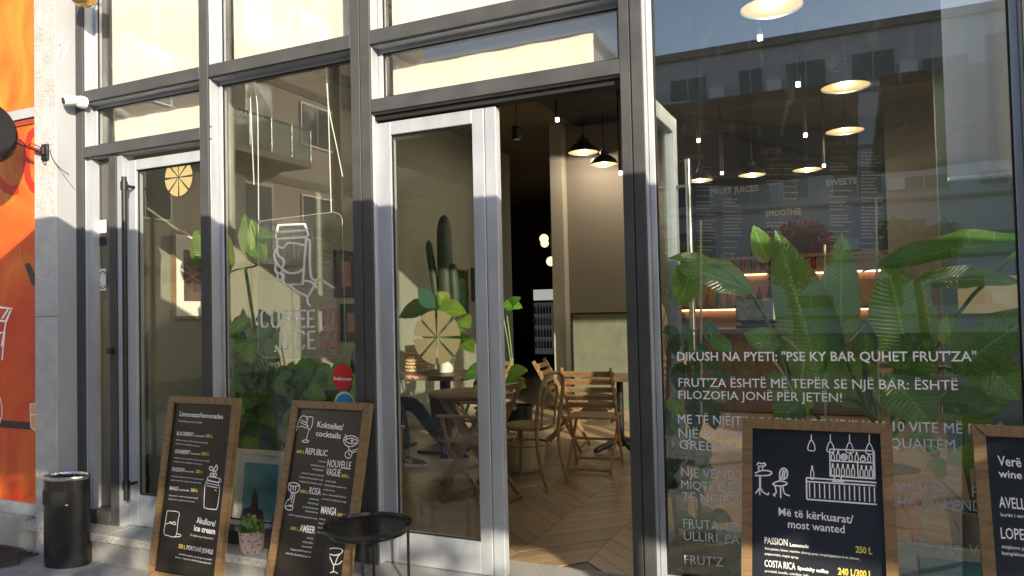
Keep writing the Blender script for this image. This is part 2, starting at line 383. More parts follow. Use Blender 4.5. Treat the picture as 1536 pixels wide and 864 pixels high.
# ================================================================= SHOPFRONT
shop = thing('cafe_shopfront', 'cafe shopfront of tall glass bays in dark and silver aluminium frames', 'shopfront', (-2.2, 0, 0))
D = MT['anthra']; Sv = MT['silver']; ZT = 4.4
def mull(x0, x1, cap2=None, z0=.03, z1=ZT, side=None, depth=.13):
    m = bx('mullion', Sv, shop, x0+.002, x1-.002, .016, depth, z0, z1, bevel=.002)
    if cap2:
        bx('cover_cap', D, m, x0, cap2-.003, -.004, .015, z0, z1, bevel=.002); bx('cover_cap', D, m, cap2+.003, x1, -.004, .015, z0, z1, bevel=.002)
        bx('groove', MT['gasket'], m, cap2-.003, cap2+.003, .004, .015, z0, z1)
    else: bx('cover_cap', D, m, x0, x1, -.004, .015, z0, z1, bevel=.002)
    return m
mull(-4.924, -4.848); mull(-3.743, -3.669); mull(-2.569, -2.437, -2.505); mull(-.99, -.880, -.938); mull(.632, .73, .68); mull(1.9, 2.0)
def transom(x0, x1, z0, z1, depth=.125):
    m = bx('transom', Sv, shop, x0, x1, .016, depth, z0+.002, z1-.002, bevel=.002)
    bx('cover_cap', D, m, x0, x1, -.002, .015, z0, z1, bevel=.002)
    bx('bead', Sv, m, x0, x1, .02, .12, z0-.006, z0+.001)
for x0, x1 in ((-4.846, -3.745), (-3.667, -2.571), (-2.435, -.992)): transom(x0, x1, 2.937, 3.016)
transom(-4.846, -3.745, 2.549, 2.623); transom(-2.435, -.992, 2.549, 2.623)
def pane(x0, x1, z0, z1, y=.10, mat='glass', par=None, bead=True):
    g = bx('glass_pane', MT[mat], par or shop, x0, x1, y-.004, y+.004, z0, z1)
    if bead:
        fr = MB()
        for (a, b, c, d) in ((x0, x1, z0, z0+.008), (x0, x1, z1-.008, z1), (x0, x0+.008, z0+.008, z1-.008), (x1-.008, x1, z0+.008, z1-.008)):
            fr.box(a, b, y-.012, y-.005, c, d)
        fr.build('gasket', MT['gasket'], par or shop)
    return g
def inner(x0, x1, z0, z1):       # slim silver inner bead round a bay opening
    f = MB()
    f.box(x0, x0+.028, .085, .128, z0, z1); f.box(x1-.028, x1, .085, .128, z0, z1)
    f.box(x0+.028, x1-.028, .085, .128, z1-.028, z1); f.box(x0+.028, x1-.028, .085, .128, z0, z0+.028)
    return f.build('glazing_bead', Sv, shop, bevel=.002)
for (x0, x1, z0, z1) in ((-4.848, -3.743, 3.016, ZT), (-4.848, -3.743, 2.623, 2.937), (-3.669, -2.569, 3.016, ZT), (-2.437, -.99, 3.016, ZT), (-2.437, -.99, 2.623, 2.937)):
    inner(x0, x1, z0, z1); pane(x0+.028, x1-.028, z0+.028, z1-.028, .106)
inner(-3.669, -2.569, .12, 2.937); midpane = pane(-3.641, -2.597, .148, 2.909, .106)
bx('base_rail', D, shop, -3.669, -2.569, 0, .12, .03, .12, bevel=.003)
inner(-.880, .632, .12, ZT); rp = pane(-.852, .604, .148, ZT-.03, .106, 'glassR')
inner(.73, 1.9, .12, ZT); pane(.758, 1.872, .148, ZT-.03, .106, 'glassR')
bx('base_rail', D, shop, -.880, .632, 0, .12, .03, .12, bevel=.003)
bx('base_rail', D, shop, .73, 1.9, 0, .12, .03, .12, bevel=.003)
mull(4.0, 4.1); inner(2.0, 4.0, .12, ZT); pane(2.03, 3.97, .148, ZT-.03, .106, 'glassR'); bx('base_rail', D, shop, 2.0, 4.0, 0, .12, .03, .12, bevel=.003)  # unseen extra glass bay, added to let more sun reach the floor
# upper wall of the building above the glass
bld = thing('cafe_building', 'rendered building over and beside the glass cafe shopfront', 'building', (-3, .3, 4.4))
bx('wall', MT['smoothwall'], bld, -12, 9, -.02, .45, ZT, 7.5)
bx('wall', MT['smoothwall'], bld, -12, -7.5, .0, .45, -.3, ZT)
bx('wall', MT['smoothwall'], bld, 4.1, 9, .0, .45, -.3, ZT)
bx('roof', MT['concrete'], bld, -12, 9, .45, 16.2, 4.6, 4.75)
# left bay: side light, dark post, narrow door
po = bx('door_post', D, shop, -4.618, -4.548, .02, .10, .03, 2.547, bevel=.002)
bx('post_face', Sv, po, -4.547, -4.50, .03, .12, .03, 2.547)
pane(-4.846, -4.619, .12, 2.547, .09)
bx('base_rail', D, shop, -4.846, -4.619, .01, .10, .03, .12, bevel=.003)
bx('glazing_bead', Sv, shop, -4.846, -4.80, .03, .085, .12, 2.547)
door1 = bx('door', Sv, shop, -4.495, -4.405, .06, .12, .035, 2.50, bevel=.003, label='narrow glazed door in a silver frame behind the bin')
for a in ((-4.405, -3.68, 2.43, 2.50), (-4.405, -3.68, .035, .24)): bx('rail', Sv, door1, a[0], a[1], .06, .12, a[2], a[3], bevel=.002)
bx('stile', Sv, door1, -3.76, -3.68, .062, .122, .24, 2.43)
pane(-4.405, -3.76, .24, 2.43, .09, 'doorglass', door1)
def handle(par, x, y, z0, z1, dy=-1, r=.017):
    m = MB().tube([(x, y, z0), (x, y, z1)], r, 12)
    h = m.build('handle', MT['blackm'], par)
    return h
for (x, y, px0, px1) in ((at(187, 400, -.02).x, -.02, 265, 750), (at(217, 400, .20).x, .20, 285, 740)):
    z0 = at(188, px1, y).z; z1 = at(188, px0, y).z
    m = MB().tube([(x, y, z0), (x, y, z1)], .017, 12)
    for z in (z0+.10, z1-.06): m.tube([(x, y, z-.028), (x, y, z+.028)], .023, 12).tube([(x, y, z), (x, .09 if y > 0 else .06, z)], .010, 8)
    m.build('handle', MT['blackm'], door1)
p = at(165, 527, .0); MB().tube([(-4.585, .02, p.z), (-4.585, -.015, p.z)], .02, 14).build('lock_knob', MT['black'], shop)
# door leaf, closed, centre
def dpt(px): return at(px, 500, .06).x
xl, xg0, xg1, xm, xr = dpt(570.5), dpt(591), dpt(714), dpt(732.5), dpt(750)
y0, y1 = .06, .115
door2 = bx('door', Sv, shop, xl, xg0, y0, y1, .035, 2.50, bevel=.003, label='closed silver framed door leaf with the half lemon decal'); bx('stile', Sv, door2, xg1, xm-.002, y0, y1, .035, 2.50, bevel=.003)
bx('meeting_stile', Sv, door2, xm+.002, xr, y0+.002, y1, .035, 2.50, bevel=.003)
bx('rail', Sv, door2, xg0, xg1, y0, y1, 2.425, 2.50, bevel=.003); bx('rail', Sv, door2, xg0, xg1, y0, y1, .035, .205, bevel=.003)
bx('glass_pane', MT['doorglass'], door2, xg0, xg1, .084, .092, .205, 2.425)
g = MB()
for a in ((xg0, xg0+.006, .205, 2.425), (xg1-.006, xg1, .205, 2.425), (xg0+.006, xg1-.006, .205, .211), (xg0+.006, xg1-.006, 2.419, 2.425)): g.box(a[0], a[1], .072, .083, a[2], a[3])
g.build('gasket', MT['gasket'], door2)
bx('frame_stile', Sv, shop, -2.436, xl-.006, .03, .125, .03, 2.547, bevel=.003)
bx('track', MT['gasket'], shop, -2.436, -.991, .04, .12, 2.512, 2.547)
# open leaf folded inwards behind the post
door3 = bx('door', Sv, shop, -.955, -.90, .74, .83, .035, 2.50, bevel=.003, label='open door leaf swung inwards behind the right post')
bx('stile', Sv, door3, -.955, -.90, .13, .22, .035, 2.50, bevel=.003)
bx('rail', Sv, door3, -.953, -.902, .22, .74, 2.41, 2.50, bevel=.003); bx('rail', Sv, door3, -.953, -.902, .22, .74, .035, .205, bevel=.003)
bx('glass_pane', MT['doorglass'], door3, -.932, -.924, .22, .74, .205, 2.41)
for x in (-.83, -1.02):
    m = MB().tube([(x, .77, .25), (x, .77, 2.25)], .018, 12)
    for z in (.4, 2.1): m.tube([(x, .77, z), (-.93, .77, z)], .010, 8)
    m.build('handle', MT['chrome'], door3)
# lemon decals: half slice of wedges with a leaf on top
def lemon(par, c, ux, upv, n, r, leaf=True, mat='gold', name='lemon_decal'):
    c = V(c); ux = V(ux); upv = V(upv); n = V(n); mb = MB()
    for k in range(8):
        a0 = R(45*k+3.5); a1 = R(45*k+41.5); m = R(45*k+22.5); off = .06*r
        o = c+(ux*math.cos(m)+upv*math.sin(m))*off
        pts = [o]+[c+(ux*math.cos(a0+(a1-a0)*i/8)+upv*math.sin(a0+(a1-a0)*i/8))*r for i in range(9)]
        mb.prism(pts, n*.0015)
    d = mb.build(name, MT[mat], par, smooth=False)
    if leaf:
        b = c+upv*r*1.08; L = []
        tipv = (-ux*.75+upv*.75)*r*1.02; s = tipv.cross(n).normalized()
        for i in range(9): L.append(b+tipv*i/8+s*math.sin(math.pi*i/8)*r*.30)
        for i in range(7, 0, -1): L.append(b+tipv*i/8-s*math.sin(math.pi*i/8)*r*.36)
        MB().prism(L, n*.0015).build('leaf_decal', MT['mint'], par, smooth=False)
    return d
c = at(655, 506, .08); lemon(door2, c, (1, 0, 0), (0, 0, 1), (0, -1, 0), .148)
c = at(268, 266, .085); lemon(door1, c, (1, 0, 0), (0, 0, 1), (0, -1, 0), .125, False, 'gold_sun_tone')
lemon(door3, (-.920, .40, 1.29), (0, 1, 0), (0, 0, 1), (1, 0, 0), .148)
# round stickers by the middle bay
def disc(name, mat, par, c, r, y=0.0, n=32, nd=(0, -1, 0)):
    c = V(c); return MB().prism([c+V((math.cos(2*math.pi*k/n)*r, 0, math.sin(2*math.pi*k/n)*r)) for k in range(n)], (0, -.0012, 0)).build(name, MT[mat], par, smooth=False)
st = disc('sticker', 'red', shop, at(514, 566, .1), .074); st['label'] = 'round red sticker with white rounded lettering'
text_mb('baboon', at(501, 570, .0975), at(527, 571, .0975), (0, 0, 1), .022, .02).build('lettering', MT['ink'], st, smooth=False)
st = disc('sticker', 'white', shop, at(517, 606, .1), .073); st['label'] = 'round blue sticker with a white rim'
disc('emblem', 'blue', st, at(517, 607, .0978), .064)
# small square notice on the side light
c = at(153, 420, .083); st = bx('notice', MT['white'], shop, c.x-.05, c.x+.042, .082, .084, c.z-.075, c.z+.078); st['label'] = 'small white notice with a ring emblem on the side light'
mb = MB(); cc = V((c.x+.01, .081, c.z))
ribbon(mb, [cc+V((math.cos(a)*.05, 0, math.sin(a)*.058)) for a in [i*math.pi/12 for i in range(25)]], .008, (0, -1, 0))
ribbon(mb, [cc+V((math.cos(a)*.034, 0, math.sin(a)*.04)) for a in [i*math.pi/12 for i in range(25)]], .003, (0, -1, 0))
mb.build('emblem', MT['navy'], st, smooth=False)
c = at(153, 362, .085); bx('notice', MT['navy'], shop, c.x-.05, c.x+.045, .083, .085, c.z-.03, c.z+.03)
c = at(153, 345, .085); bx('notice', MT['white'], shop, c.x-.05, c.x+.045, .083, .085, c.z-.02, c.z+.07)

# ---------------------------------------------------------------- window lettering (white vinyl on the right pane)
wl = thing('window_lettering', 'white vinyl story lettering on the large right glass pane', 'lettering', (-.1, .1, 1.0))
YL = .0985
def xr(b, bold):
    v = text_verts(b, bold, 0.0)[0]; return v[:, 0].min(), v[:, 0].max()
def vline(body, l, r, h, bold=0.0):
    A = at(*l, YL); B = at(*r, YL); X0, X1 = xr(body, bold); d = (B-A)/(X1-X0); done = ''
    for w in body.split(' '):
        full = done+w; xe = xr(full, bold)[1]; a_, b_ = xr(w, bold); xs = xe-(b_-a_)
        text_mb(w, A+d*(xs-X0), A+d*(xe-X0), (0, 0, 1), h, bold).build('word', MT['vinyl'], wl, smooth=False); done = full+' '
vline('DIKUSH NA PYETI: "PSE KY BAR QUHET FRUT\'ZA"', (1016, 541), (1465, 542), .043, .010)
vline('FRUT\'ZA ËSHTË MË TEPËR SE NJË BAR: ËSHTË', (1018, 580), (1437, 585), .043)
vline('FILOZOFIA JONË PËR JETËN!', (1018, 598), (1263, 603), .041)
vline('ME TË NJËJTIN PASION QË KRIJUAM 10 VITE MË PARË', (1017, 635), (1506, 653), .045)
vline('NJË KOMPANI', (1018, 656), (1150, 663), .045); vline('QUAJTËM', (1335, 672), (1433, 675), .045)
vline('GREENLEAF', (1019, 673), (1135, 681), .045)
vline('NJË VEND KU', (1022, 714), (1136, 722), .044); vline('DJMË VETE,', (1338, 738), (1421, 743), .044); vline('PË', (1458, 745), (1484, 747), .044)
vline('MIQTË QË DO', (1022, 733), (1134, 741), .043); vline('RHEQIN MENDJE', (1336, 760), (1490, 768), .045)
vline('TË NGJASH', (1024, 751), (1118, 757), .043)
vline('FRUTA, LEN', (1025, 791), (1120, 799), .045); vline('KAFE APO VE', (1342, 826), (1480, 835), .045)
vline('ULLIRI, PA', (1026, 810), (1110, 817), .045)
vline("FRUT'Z", (1027, 846), (1085, 850), .045)

# ---------------------------------------------------------------- blinds behind the upper panes
def blind(x0, x1, z0, z1, y, label, m='blind'):
    t = thing('roller_blind', label, 'blind', ((x0+x1)/2, y, z1))
    n = 14; pts = []; 
    for i in range(5):
        for k in range(n+1): pts.append((x0+(x1-x0)*k/n, y+.004*math.sin(k*1.9+i*.4), z1+(z0-z1)*i/4))
    MB().grid(pts, None, n+1).build('fabric', MT[m], t, smooth=True)
    MB().tube([(x0, y, z0-.008), (x1, y, z0-.008)], .011, 8).build('bottom_bar', MT['white'], t)
    return t
blind(-4.80, -3.76, 3.0, 4.3, .19, 'cream roller blind behind the leftmost top pane')
blind(-4.78, -3.76, 2.655, 2.95, .19, 'cream roller blind in the low transom pane over the narrow left door')
blind(-3.64, -2.58, 3.0, 4.3, .19, 'cream roller blind behind the top pane over the neon cup sign')
blind(-2.41, -1.0, 3.0, 4.3, .19, 'cream roller blind behind the topmost pane over the doorway')
blind(-2.41, -1.03, 2.60, 2.965, .19, 'cream roller blind in the long transom pane over the doorway')
blind(.385, .70, 1.95, 4.3, .25, 'pale roller blind half drawn behind the right edge of the lettered pane')

for px, py in ((316, 190), (316, 208), (142, 268), (142, 276)):
    p = at(px, py, .05); xx_ = -3.669+.0005 if px > 300 else -4.846
    q = atx(px, py, xx_); MB().lathe([(.0055, 0), (.0055, .003)], (0, 0, 0), 10).v
    m_ = MB().lathe([(.0055, 0), (.0055, .003)], (0, 0, 0), 10); Mx = Matrix.Translation(q) @ Matrix.Rotation(R(90), 4, 'Y'); m_.v = [Mx @ w for w in m_.v]; m_.build('screw', MT['black'], shop)
# ================================================================= LEFT SIDE: column, poster wall, sign, lamp, camera, bin
col = thing('stucco_column', 'rough grey stucco column between the orange posters and the glass front', 'column', (-5.1, -.07, 0))
p50 = at(52, 450, -.145).x; p85 = at(85.5, 450, -.145).x
bx('shaft', MT['stucco'], col, p50, p85-.006, -.145, .1, 1.45, 7, bevel=.004); bx('shaft', MT['stucco'], col, p50, p85-.006, -.145, .1, -.17, 1.446, bevel=.004)
bx('side_face', MT['smoothwall'], col, p85-.006, p85, -.141, .1, -.17, 7)
bx('filler_strip', MT['gasket'], col, p85, -4.926, -.002, .1, .03, 7)
mb = MB()      # scuffed white paint scratches on the side face
for pts in ([(95, 52), (90, 66), (86, 82), (88, 95)], [(103, 62), (98, 78), (93, 98)], [(96, 68), (101, 74), (97, 82)], [(87, 60), (91, 72)]):
    ribbon(mb, [atx(a+rnd.uniform(-.5, .5), b, p85+.002) for a, b in smoothp(pts, 3)], .009, (1, 0, 0))
mb.build('paint_scratch', MT['blind'], col, smooth=False)
# poster wall
def postermat(name, stops, seed):
    m, t, p = nodes(name); p.inputs['Roughness'].default_value = .45
    n = tex(t, 'Noise', 1.6, sc=(1, 1, .7), Detail=5, Distortion=1.6); n.inputs['Scale'].default_value = 1.5+seed*.2
    t.links.new(ramp(t, n.outputs[0], stops), p.inputs['Base Color']); return m
pw = thing('orange_poster_wall', 'wall with two tall orange drink posters in a pale frame at far left', 'wall', (-6.2, -.05, 0))
bx('backing', MT['smoothwall'], pw, -7.5, p50-.003, .0, .1, .045, 7)
up1 = bx('poster', postermat('poster_print_top', [(.25, (.52, .07, .01)), (.45, (.66, .15, .015)), (.6, (.74, .25, .03)), (.78, (.78, .36, .08))], 2), pw, -7.4, p50-.01, -.035, -.003, 2.955, 5.5, label='plain orange poster above the pale rail')
lo = bx('poster', postermat('poster_print', [(.22, (.40, .015, .005)), (.40, (.55, .045, .008)), (.55, (.62, .11, .012)), (.70, (.72, .26, .03)), (.85, (.8, .45, .12))], 0), pw, -7.4, p50-.01, -.035, -.003, .13, 2.84, label='orange poster with red letters a bottle and glasses')
bx('frame_rail', MT['smoothwall'], pw, -7.4, p50-.006, -.06, -.003, 2.885, 2.953); bx('frame_lip', M('poster_lip', (.30, .05, .02)), pw, -7.4, p50-.006, -.045, -.003, 2.842, 2.884)
bx('frame_rail', MT['smoothwall'], pw, -7.4, p50-.006, -.06, -.003, .047, .128)
pr = M('poster_red', (.55, .02, .01), .5); YP = -.0365
mb = MB(); ribbon(mb, [at(a, b, YP) for a, b in [(52, 197), (45, 203), (40, 220), (39, 245), (42, 268), (48, 280), (53, 284)]], .07, (0, -1, 0))
ribbon(mb, [at(a, b, YP) for a, b in [(28, 284), (18, 286), (8, 282), (-4, 268), (-10, 240)]], .07, (0, -1, 0)); mb.build('letter', pr, lo, smooth=False)
MB().prism([at(a, b, YP) for a, b in [(28, 369), (31, 372), (34, 385), (40, 396), (52, 402), (53, 432), (44, 412), (34, 402), (30, 388)]], (0, -.0012, 0)).build('printed_bottle', M('poster_bottle', (.50, .17, .03)), lo, smooth=False)
MB().prism([at(a, b, YP-.002) for a, b in [(37, 397), (44, 394), (54, 415), (54, 430), (48, 428)]], (0, -.0012, 0)).build('printed_label', MT['board'], lo, smooth=False)
mb = MB(); N = (0, -1, 0)
for pts in ([(0, 461), (18, 463), (9, 483), (2, 520)], [(16, 466), (8, 482), (0, 481)], [(12, 464), (3, 478)], [(0, 500), (7, 497), (3, 540)]): ribbon(mb, [at(a, b, YP) for a, b in pts], .016, N)
mb.build('printed_cocktail', MT['ink'], lo, smooth=False)
MB().prism([at(a, b, YP) for a, b in [(0, 630), (52, 634), (55, 645), (0, 641)]], (0, -.0012, 0)).build('printed_table', MT['board'], lo, smooth=False)
MB().prism([at(a, b, YP-.0015) for a, b in [(45, 608), (54, 608), (54, 648), (46, 642)]], (0, -.0012, 0)).build('printed_glass', M('poster_glass', (.75, .40, .12)), lo, smooth=False)
mb = MB(); 
for pts in ([(0, 596), (3, 610), (3, 622), (0, 634)], [(45, 606), (46, 641), (54, 646)], [(45, 606), (54, 606)], [(46, 622), (54, 622)]): ribbon(mb, [at(a, b, YP-.004) for a, b in pts], .008, N)
mb.build('printed_glass_line', MT['ink'], lo, smooth=False)
# round blade sign on a cabled bracket
sg = thing('round_sign', 'glossy black round projecting sign beside the orange posters', 'sign', (-5.30, -.38, 2.62))
c = V((-5.30, -.40, 2.70)); rr = .215
mb = MB(); prof = [(.01, -.045), (rr-.01, -.045), (rr, -.035), (rr, .035), (rr-.01, .045), (.01, .045)]
mb.lathe(prof, (0, 0, 0), 40); Mx = Matrix.Translation(c) @ Matrix.Rotation(R(90), 4, 'Y'); mb.v = [Mx @ p for p in mb.v]
mb.build('disc', M('sign_gloss', (.008, .008, .01), .12, rv=0), sg)
b0 = at(66, 228, -.16)
MB().tube([(-5.30, -.20, 2.68), (p85-.13, -.17, b0.z), (b0.x, -.155, b0.z)], .009, 8).build('arm', MT['black'], sg)
mb = MB(); mb.box(b0.x-.03, b0.x+.035, -.162, -.146, b0.z-.055, b0.z+.055); mb.box(b0.x-.015, b0.x+.02, -.18, -.162, b0.z-.02, b0.z+.03); mb.build('bracket', MT['black'], sg, bevel=.002)
for k in range(3):
    r_ = random.Random(k); mb = MB(); A = V((-5.30, -.20, 2.69)); B = b0+V((0, -.02, .01*k))
    mb.tube(smoothp([tuple(A.lerp(B, i/6)+V((0, 0, r_.uniform(-.02, .02)))) for i in range(7)], 3), .003, 6); mb.build('cable', MT['blackm'] if k else pr, sg)
MB().tube([tuple(at(a, b, -.15)) for a, b in smoothp([(75, 225), (78, 236), (84, 246), (92, 254), (103, 262)], 3)], .0028, 6).build('cable', MT['blackm'], sg)
MB().tube([tuple(at(a, b, -.15)) for a, b in smoothp([(63, 238), (66, 246), (69, 245), (68, 236)], 3)], .0025, 6).build('cable', MT['blackm'], sg)
# brass lamp above the left jamb
lc = at(125, -8, -.12); t = thing('brass_wall_lamp', 'ribbed golden globe lamp at the top left corner', 'lamp', tuple(lc))
mb = MB().lathe([(.02, .09), (.06, .075), (.085, .03), (.088, 0), (.078, -.04), (.05, -.07), (.018, -.083)], lc, 28)
mb.build('ribbed_globe', MT['brass'], t); MB().tube([lc+V((0, 0, .08)), lc+V((0, .06, .12)), lc+V((0, .12, .12))], .01, 8).build('arm', MT['black'], t)
# security camera
cb = at(125, 154, -.01); t = thing('security_camera', 'small white security camera on the left end of the transom', 'camera', tuple(cb))
Mx = Matrix.Translation(cb) @ Matrix.Rotation(R(90), 4, 'X')
mb = MB().lathe([(.042, -.01), (.042, .025), (.034, .045), (.02, .055)], (0, 0, 0), 20); mb.v = [Mx @ p for p in mb.v]; mb.build('base', MT['white'], t)
hd = V((-.25, -.85, -.22)).normalized(); h0 = cb+V((-.005, -.045, .006)); q = hd.to_track_quat('Z', 'Y').to_matrix().to_4x4(); Mx = Matrix.Translation(h0) @ q
mb = MB().lathe([(.02, -.01), (.031, .0), (.033, .07), (.030, .085)], (0, 0, 0), 20); mb.v = [Mx @ p for p in mb.v]; hh = mb.build('housing', MT['white'], t)
mb = MB().lathe([(.024, .0853), (.024, .088)], (0, 0, 0), 20); mb.v = [Mx @ p for p in mb.v]; mb.build('lens', MT['blackm'], hh)
# litter bin: elliptical
bc = fl(101, 846, -.16); bc = V((bc.x, bc.y, -.16)); a_, b_ = .152, .098
t = thing('litter_bin', 'black oval metal litter bin with a flat top by the column', 'bin', tuple(bc))
zt = at(101, 712, bc.y).z
mb = MB().lathe([(1.0, -.158), (1.0, zt-.012)], (0, 0, 0), 40, a_, b_); 
def btr(mb, h): 
    Mx = Matrix.Translation((bc.x, bc.y, 0)) @ Matrix.Rotation(R(14), 4, 'Z'); mb.v = [Mx @ p for p in mb.v]
btr(mb, 0); mb.build('body', MT['black'], t)
mb = MB().lathe([(.95, zt-.035), (1.02, zt-.018), (1.04, zt-.008), (1.02, zt), (.92, zt+.001), (.88, zt-.012), (.01, zt-.014)], (0, 0, 0), 40, a_, b_); btr(mb, 0); lid = mb.build('lid', MT['chrome'], t)
mb = MB()
for k in range(7): mb.box(-.10+k*.03, -.10+k*.03+.012, -.06, .06, zt-.0135, zt-.008)
btr(mb, 0); mb.build('grate', MT['blackm'], lid)
# mouth painted on as a dark strip of shade, plus a small pale tray
Mw = Matrix.Translation((bc.x, bc.y, 0)) @ Matrix.Rotation(R(14), 4, 'Z')
zs0, zs1 = at(85, 760, bc.y-.09).z, at(85, 738, bc.y-.09).z
mb = MB(); n = 14
for i in range(n+1):
    th = R(-150+i*(88/n)); 
    for z in (zs0, zs1): mb.v.append(Mw @ V((a_*1.012*math.cos(th), b_*1.012*math.sin(th), z))); mb.uv.append((0, 0))
mb.f = [(2*i, 2*i+2, 2*i+3, 2*i+1) for i in range(n)]; mb.build('opening', MT['gasket'], t)
rim = [mb.v[2*i+1] for i in range(n+1)]+[mb.v[2*i] for i in range(n, -1, -1)]; MB().tube(rim+[rim[0]], .0035, 6).build('opening_rim', MT['blackm'], t)
mb = MB(); q0 = Mw @ V((a_*1.02*math.cos(R(-62)), b_*1.02*math.sin(R(-62)), zs0+.01)); mb.ball(q0, .010, 10, 6, (1.8, .5, .5)); mb.build('ash_lip', MT['white'], t)

# ================================================================= MENU BOARDS
class Board:
    def __init__(s, label, x0, x1, yb, yt, zt, crop, panel):
        s.o = V((x0, yb, -.158)); top = V((x0, yt, zt)); s.v = (top-s.o); s.H = s.v.length; s.v.normalize()
        s.u = V((1, 0, 0)); s.n = s.u.cross(s.v)   # towards street
        s.n = -s.n if s.n.y > 0 else s.n
        s.W = x1-x0; s.crop = crop
        s.t = thing('menu_board', label, 'menu board', tuple(s.o), 'chalkboard menus in wooden frames along the shopfront')
        fwid = .037; T = .036
        def P(u, v, w): return s.o+s.u*u+s.v*v-s.n*T+s.n*w
        def member(poly, m):
            MB().prism([P(a, b, 0) for a, b in poly], s.n*T).build('frame_rail', m, s.t, bevel=.003, smooth=False)
        W_, H_ = s.W, s.H
        member([(0, 0), (fwid, fwid), (fwid, H_-fwid), (0, H_)], MT['framew']); member([(W_, 0), (W_, H_), (W_-fwid, H_-fwid), (W_-fwid, fwid)], MT['framew'])
        member([(0.001, H_), (fwid+.001, H_-fwid+.0), (W_-fwid-.001, H_-fwid), (W_-.001, H_)], MT['framewh']); member([(0.001, 0), (W_-.001, 0), (W_-fwid-.001, fwid), (fwid+.001, fwid)], MT['framewh'])
        s.pan = MB().prism([P(fwid-.004, fwid-.004, .010), (P(W_-fwid+.004, fwid-.004, .010)), P(W_-fwid+.004, H_-fwid+.004, .010), P(fwid-.004, H_-fwid+.004, .010)], s.n*.008).build('panel', panel, s.t, smooth=False)
        s.p0 = P(0, 0, .0186)
    def c2(s, cx, cy):
        a, b, sc, _k = s.crop; return hit(a+cx/sc, b+cy/sc, s.p0, s.n)
    def clampu(s, p):
        return p
    def text(s, body, L, Rr, h, ink='ink', bold=0, it=0):
        A = s.c2(*L); B = s.c2(*Rr); k = s.crop[3]
        text_mb(body, A, B, s.v, h/k, bold, it).build('lettering', MT[ink], s.pan, smooth=False)
    def draw(s, name, paths, w=.004, ink='ink', sm=True):
        mb = MB()
        for p in paths: ribbon(mb, [s.c2(*q) for q in (smoothp(p, 3) if sm and len(p) > 2 else p)], w, s.n)
        mb.build(name, MT[ink], s.pan, smooth=False)
b1 = Board('slim lemonade menu board with a jar drawing, leaning next to the bin', -3.985, -3.408, -.215, -.045, .925, (220, 590, 3.15, 700), MT['board'])
b1.text('Limonatat/lemonades', (155, 107), (360, 121), 21, bold=.012)
b1.text('Të këndshme, por me e freskët!', (150, 134), (262, 143), 9, it=.4)
for nm, pr_, y, x0, xa, xb, xc, xd, xe in (('BLACKBERRY', '350 L', 197, 142, 222, 226, 272, 278, 311), ('CRANBERRY', '250 L', 282, 132, 206, 210, 254, 259, 294), ('PASSION', '250 L', 367, 120, 177, 181, 222, 231, 262), ('MANGO', '350 L', 456, 108, 150, 155, 199, 208, 240)):
    sl_ = .075
    b1.text(nm, (x0, y), (xa, y+(xa-x0)*sl_), 17, bold=.012); b1.text('Lemonade', (xb, y+(xb-x0)*sl_), (xc, y+(xc-x0)*sl_), 8, bold=.012)
    b1.text(pr_, (xd, y+(xd-x0)*sl_), (xe, y+(xe-x0)*sl_), 13, 'inky', .02)
for tx, l, r in (('blackberry, lemon, menthe, shurup panje (maple)/', (138, 222), (290, 238)), ('blackberry, lemon, peppermint, maple syrup', (136, 240), (250, 252)), ('cranberry, lemon, menthe, shurup panje (maple)/', (128, 306), (298, 324)), ('cranberry, lemon, peppermint, maple syrup', (126, 324), (262, 338)), ('fruit pasion, lemon, menthe, shurup panje (maple)/', (116, 393), (270, 410)), ('passion fruit, lemon, peppermint, maple syrup', (114, 411), (258, 427)), ('mango, lemon, menthe, shurup panje (maple)/', (104, 484), (243, 499)), ('mango, lemon, peppermint, maple syrup', (102, 501), (225, 515))):
    b1.text(tx, l, r, 6.5)
b1.draw('jar_drawing', [[(290, 395), (282, 420), (275, 440), (271, 530), (280, 543), (320, 548), (334, 538), (345, 450), (338, 425), (347, 405)], [(290, 395), (288, 408), (345, 420), (347, 403), (290, 393)], [(288, 412), (342, 424)], [(284, 424), (340, 436)], [(283, 436), (338, 447)], [(322, 455), (330, 462)]], .0045)
b1.draw('mint_drawing', [[(318, 392), (312, 382), (302, 378), (300, 386), (310, 394), (326, 392), (330, 380), (322, 378), (316, 386)], [(314, 378), (318, 360), (328, 340), (333, 345), (332, 362), (320, 370)], [(312, 365), (300, 362), (296, 352), (304, 346), (312, 352), (314, 366)]], .007)
b1.draw('glass_drawing', [[(97, 555), (88, 612), (82, 660), (100, 672), (138, 674), (148, 600), (152, 562), (97, 555)], [(90, 618), (108, 612), (118, 616), (140, 620)], [(104, 614), (112, 607), (122, 612), (130, 606), (138, 614)], [(130, 678), (158, 676), (160, 668), (142, 664)]], .0045)
b1.text('Akullore/', (235, 612), (325, 630), 26, bold=.012); b1.text('ice cream', (223, 648), (322, 666), 24, bold=.03)
b1.text('Të shijshme, por me e mirë!', (205, 673), (315, 692), 9, it=.4)
b1.text('350 L', (150, 730), (182, 737), 17, 'inky', .02); b1.text('FORTUNË JESHILE', (188, 738), (312, 760), 18, bold=.012)
b1.text('portokall, menthe, ujë me gaz, xhenxhefil', (153, 762), (306, 790), 7); b1.text('pistachio, orange, lime, dark fine syrup, peppermint', (135, 776), (304, 808), 7)
b2 = Board('tall tilted cocktail menu board behind the black tray table', -2.985, -2.445, -.32, -.045, .925, (390, 595, 3.211, 770), MT['board'])
b2.text('Kokteilet/', (275, 146), (400, 162), 27, bold=.012); b2.text('cocktails', (268, 188), (387, 203), 25, bold=.012)
